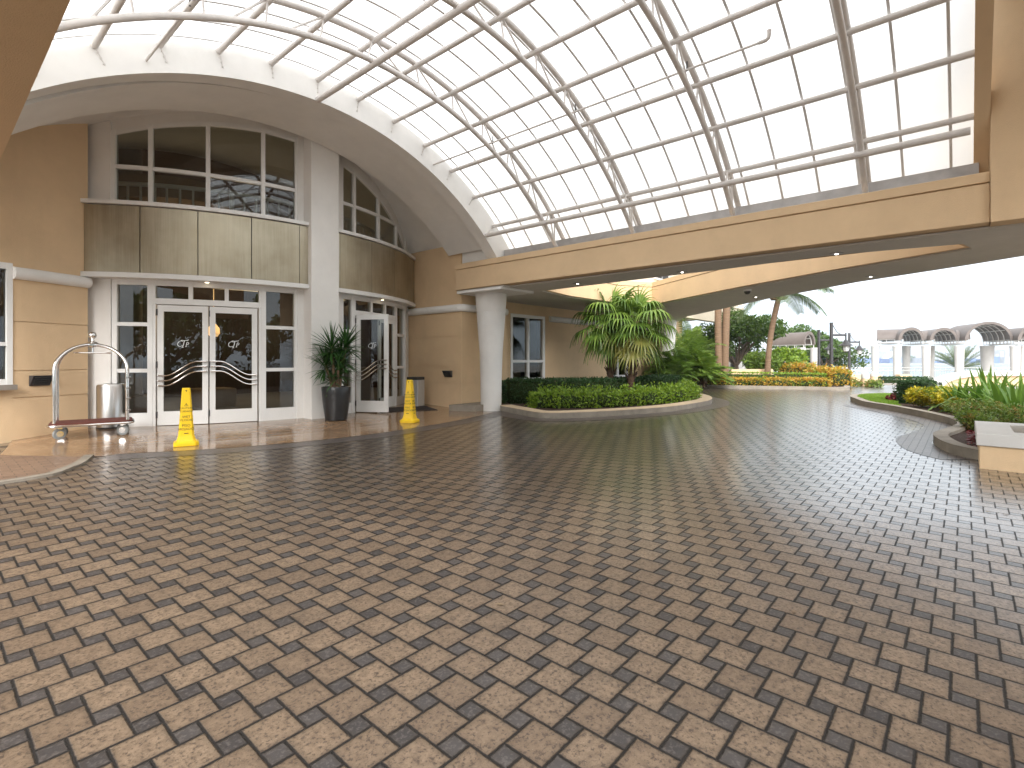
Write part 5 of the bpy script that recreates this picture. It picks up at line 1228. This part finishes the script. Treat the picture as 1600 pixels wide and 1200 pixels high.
# lamp posts
def lamp_post(px, Z, ptop, arm_dir, arm, label):
    b = at(px, 585, Z); top = zpy(ptop, Z); z0 = -.15 if Z > 30 else .0
    t = thing('street_lamp', label, 'street lamp', (b.x, b.y, z0), 'dark lamp posts with hanging lanterns'); H_ = top-z0
    d = rv*arm_dir; e = Vector((d.x*arm, d.y*arm, H_-.62))
    MB().lathe([(.13, 0), (.13, .25), (.085, .3), (.075, H_-.05), (.085, H_-.04), (.085, H_)], (0, 0, 0), 14).build('pole', 'lamp', t, True, world=False)
    m = MB(); m.tube([(0, 0, H_-.62), e], .05, 8); pts = []
    for k in range(9): f = k/8; pts.append((e.x*.08+e.x*.62*f, e.y*.08+e.y*.62*f, H_-.08-.5*(1-(1-f)**2)))
    m.tube(pts, .018, 6); m.tube([e+Vector((0, 0, .1)), e+Vector((0, 0, -.3))], .035, 8); m.build('arm', 'lamp', t, True, world=False)
    c = (e.x, e.y, e.z-.3); s = MB().lathe([(.05, .06), (.1, 0), (.15, -.1), (.3, -.2), (.32, -.23), (.14, -.22)], c, 18).build('lamp_shade', 'lamp', t, True, world=False)
    MB().lathe([(.14, -.24), (.15, -.38), (.11, -.5), (.02, -.55)], c, 16).build('globe', 'frost', t, True, world=False)
    m = MB()
    for k in range(8): a = k*math.pi/4; m.tube([(c[0]+.16*math.cos(a), c[1]+.16*math.sin(a), c[2]-.22), (c[0]+.17*math.cos(a), c[1]+.17*math.sin(a), c[2]-.4), (c[0]+.03*math.cos(a), c[1]+.03*math.sin(a), c[2]-.58)], .01, 4)
    m.build('cage', 'lamp', t, world=False)
lamp_post(1299, 26, 504, 1, .72, 'nearest and tallest looking lamp post with lantern arm to the right')
lamp_post(1327, 36, 520.5, 1, .7, 'lamp post farther right, lantern over the distant ships')
lamp_post(1279.5, 31, 515.5, 1, .65, 'lamp post partly behind the nearest one, beside the small pergola')
# date palm behind the pergola
q = at(1498, 590, 48); random.seed(77); t = thing('date_palm', 'spiky grey green date palm showing between the pergola columns', 'palm', (q.x, q.y, -.3)); V, F = [], []; r = MB()
MB().tube([(q.x, q.y, -.4), (q.x, q.y, .8)], [.35, .3], 10).build('trunk', 'bark', t)
for k in range(34): frond(V, F, (q.x, q.y, .6), k*2.4, R_(random.uniform(8, 75)), 2.6, 34, .42, .5, .12, .035, r, .7)
r.build('rachis', 'lf_date', t); build_np('fronds', V, F, 'lf_date', t)

# ------------------------------------------------------------------ far shore and buildings
def fbox(px0, px1, pyt, pyb, Z, depth, mat, name, label, cat, group=None, mb=None):
    a, b = at(px0, pyb, Z), at(px1, pyb, Z); zt_ = at(px0, pyt, Z).z; zb = min(a.z, -3.0)
    mb = mb or MB(); mb.prism([(a.x, a.y), (b.x, b.y), (b.x+depth*FX, b.y+depth*FY), (a.x+depth*FX, a.y+depth*FY)], zb, zt_); 
    if name: return tag(mb.build(name, mat), label, cat, group)
    return mb
A, B_ = xz(-300, 430), xz(900, 430); C_, D_ = xz(1500, 900), xz(-600, 900)
tag(MB().prism([(A.x, A.y), (B_.x, B_.y), (C_.x, C_.y), (D_.x, D_.y)], -4, -1.6).build('far_shore', 'farshore'), kind='structure')
random.seed(31)
for k in range(26):
    px = 1292+k*12.5+random.uniform(-3, 3); top = random.uniform(557, 565); w = random.uniform(6, 12)
    fbox(px, px+w, top, 571, 445+random.uniform(0, 30), 12, random.choice(['sea_blue', 'sea_blue', 'sea_grey']), 'container_stack', 'stacked shipping containers on the quay across the bay', 'containers', 'container stacks across the bay')
def ship(px0, px1, Z, label):
    a = at(px0, 570, Z); b = at(px1, 570, Z); t = thing('cruise_ship', label, 'ship', tuple((a+b)/2)); k = Z/FPX
    h = fbox(px0, px1, 562, 571, Z, 18, None, None, '', ''); h.build('hull', 'sea_white', t)
    for (f0, f1, y0, y1) in ((.1, .9, 557, 562), (.16, .82, 552.5, 557), (.3, .7, 548.5, 552.5)):
        w = px1-px0; a, b = at(px0+w*f0, y1, Z), at(px0+w*f1, y1, Z); mb = MB(); mb.prism([(a.x, a.y), (b.x, b.y), (b.x+14*FX, b.y+14*FY), (a.x+14*FX, a.y+14*FY)], a.z, at(px0, y0, Z).z-.2); mb.build('deck', 'sea_white', t)
    w = px1-px0; a, b = at(px0+w*.72, 553, Z), at(px0+w*.8, 553, Z); MB().prism([(a.x, a.y), (b.x, b.y), (b.x+8*FX, b.y+8*FY), (a.x+8*FX, a.y+8*FY)], a.z, at(px0, 545, Z).z).build('funnel', 'sea_grey', t)
ship(1331, 1363, 520, 'white cruise ship moored across the bay between lamp post and pergola')
ship(1376, 1408, 560, 'fainter white cruise ship across the bay behind the left pergola columns')
for (px, pt, lb) in ((1466, 553, 'left'), (1478, 548, 'right')):
    a = at(px, 568, 500); t = thing('harbour_crane', lb+' of two harbour cranes across the bay', 'crane', tuple(a)); k = 500/FPX
    mb = MB(); mb.tube([a, at(px, pt, 500)], 1.0, 6); mb.build('mast', 'sea_grey', t); MB().tube([at(px-6, pt+4, 500), at(px+8, pt-5, 500)], .7, 6).build('jib', 'sea_grey', t)
for i, (x0, x1, y0) in enumerate(((1556, 1561, 553), (1563, 1569, 549), (1571, 1577, 547), (1579, 1586, 551), (1590, 1600, 553))):
    fbox(x0, x1, y0, 570, 820, 20, 'towerpale', 'far_tower', ('leftmost', 'second', 'tallest middle', 'fourth', 'rightmost')[i]+' pale high rise on the skyline seen through the big arch', 'tower', 'pale towers on the skyline')
random.seed(3)
for i, (x0, x1, y0, lb) in enumerate(((1318, 1336, 563, 'round topped far trees left of the white ship'), (1398, 1425, 560, 'low far trees behind the middle pergola columns'), (1545, 1600, 564, 'low far trees under the pale towers'))):
    a, b = at(x0, 569, 470), at(x1, 569, 470); cs = []
    for k in range(8): q = a.lerp(b, k/7); cs.append((q.x, q.y, -1+(569-y0)/FPX*470*random.uniform(.5, .8), 2.5*random.uniform(.8, 1.3)))
    o = crown(cs, 900, 1.4, 'sea_green', None, name='far_trees'); tag(o, lb, 'trees', kind='stuff')
# pale building behind the trees
WB = thing('waterfront_building', 'white flat roofed building behind the trees left of the leaning palm', 'building', tuple(at(1215, 580, 75)))
for (x0, x1, y0, mt) in ((1080, 1182, 508, 'towerpale'), (1182, 1222, 498, 'sea_white'), (1222, 1242, 503, 'sea_white')):
    fbox(x0, x1, y0, 585, 75, 12, None, None, '', '').build('wall', mt, WB)
TB = thing('beige_tower', 'beige building corner with curved cornice behind the second white column', 'building', tuple(at(1050, 580, 36)))
fbox(1005, 1066, 400, 585, 36, 8, None, None, '', '').build('wall', 'beige', TB)
c = at(1052, 490, 31); MB().lathe([(1.35, 0), (1.5, .08), (1.5, .2), (1.42, .24), (1.42, .9)], (c.x, c.y, c.z-.4), 32).build('cornice', 'white', TB, True)
# pavilion under the shade trees
PV = thing('garden_pavilion', 'small grey white doorway building with a gridded window under the shade tree', 'pavilion', tuple(at(1150, 588, 33)))
fbox(1141, 1168, 540, 586, 34, 3, None, None, '', '').build('wall', 'white', PV)
a, b = at(1143, 584, 33.9), at(1150, 584, 33.9)
MB().prism([(a.x, a.y), (b.x, b.y), (b.x+.05*FX, b.y+.05*FY), (a.x+.05*FX, a.y+.05*FY)], a.z, at(0, 552, 33.9).z).build('window', 'dark', PV)

# ------------------------------------------------------------------ greenery across the drive, seen mirrored in the entrance glass
for k, (x, y, lb) in enumerate(((-11.5, -6.5, 'in the sidelight'), (-8.5, -11.0, 'in the left doors'), (-3.5, -14.5, 'beside door pulls'), (2.5, -16.0, 'near the pillar'), (-14, -1, 'at far left'), (8.0, -16.5, 'in the open door'))):
    broad_tree('shade_tree', 'broad dark tree across the drive, seen only as a reflection '+lb, (x, y, -.2), 6.2, 3.1, 2600, .42, 'lf_tree', 1.3, 51+k)
hedge('hedge', 'long hedge across the drive mirrored low in the door glass', 'hedge', [(-10, 1.0), (-8.0, -5.0), (-4.5, -9.0), (2, -12), (9, -13)], 1.2, 1.3, .2, 3000, 'lf_dark', rough=.1)

# fallen leaves and specks on the wet drive
V, F = [], []; random.seed(88)
for k in range(70):
    X = random.uniform(-1.5, 6); Z = random.uniform(3.0, 11); p = xz(X, Z); z = terr(p.x, p.y)+.004; a = random.uniform(0, 6.28); l = random.uniform(.012, .03); w = l*random.uniform(.25, .5)
    c_, s_ = math.cos(a), math.sin(a); n = len(V)
    V += [(p.x-c_*l, p.y-s_*l, z), (p.x+s_*w, p.y-c_*w, z+.004), (p.x+c_*l, p.y+s_*l, z+.002), (p.x-s_*w, p.y+c_*w, z+.003)]; F.append((n, n+1, n+2, n+3))
M['lf_litter'] = m_leaf('dead leaf', (.10, .05, .02), (.30, .22, .12), trans=.05)
tag(build_np('leaf_litter', V, F, 'lf_litter'), 'scattered small dead leaves lying on the wet drive pavers', 'leaves', kind='stuff')

# thin sea haze over the whole place
hm = bpy.data.materials.new('thin haze'); hm.use_nodes = True; hn = hm.node_tree; hn.nodes.clear()
ho = hn.nodes.new('ShaderNodeOutputMaterial'); hv = hn.nodes.new('ShaderNodeVolumePrincipled')
hv.inputs['Color'].default_value = (.86, .91, .96, 1); hv.inputs['Density'].default_value = .0008; hv.inputs['Anisotropy'].default_value = .2
hn.links.new(hv.outputs[0], ho.inputs['Volume']); M['haze'] = hm
tag(MB().box((-9000, -9000, -5.2), (9000, 9000, 18.0)).build('haze', 'haze'), kind='stuff')
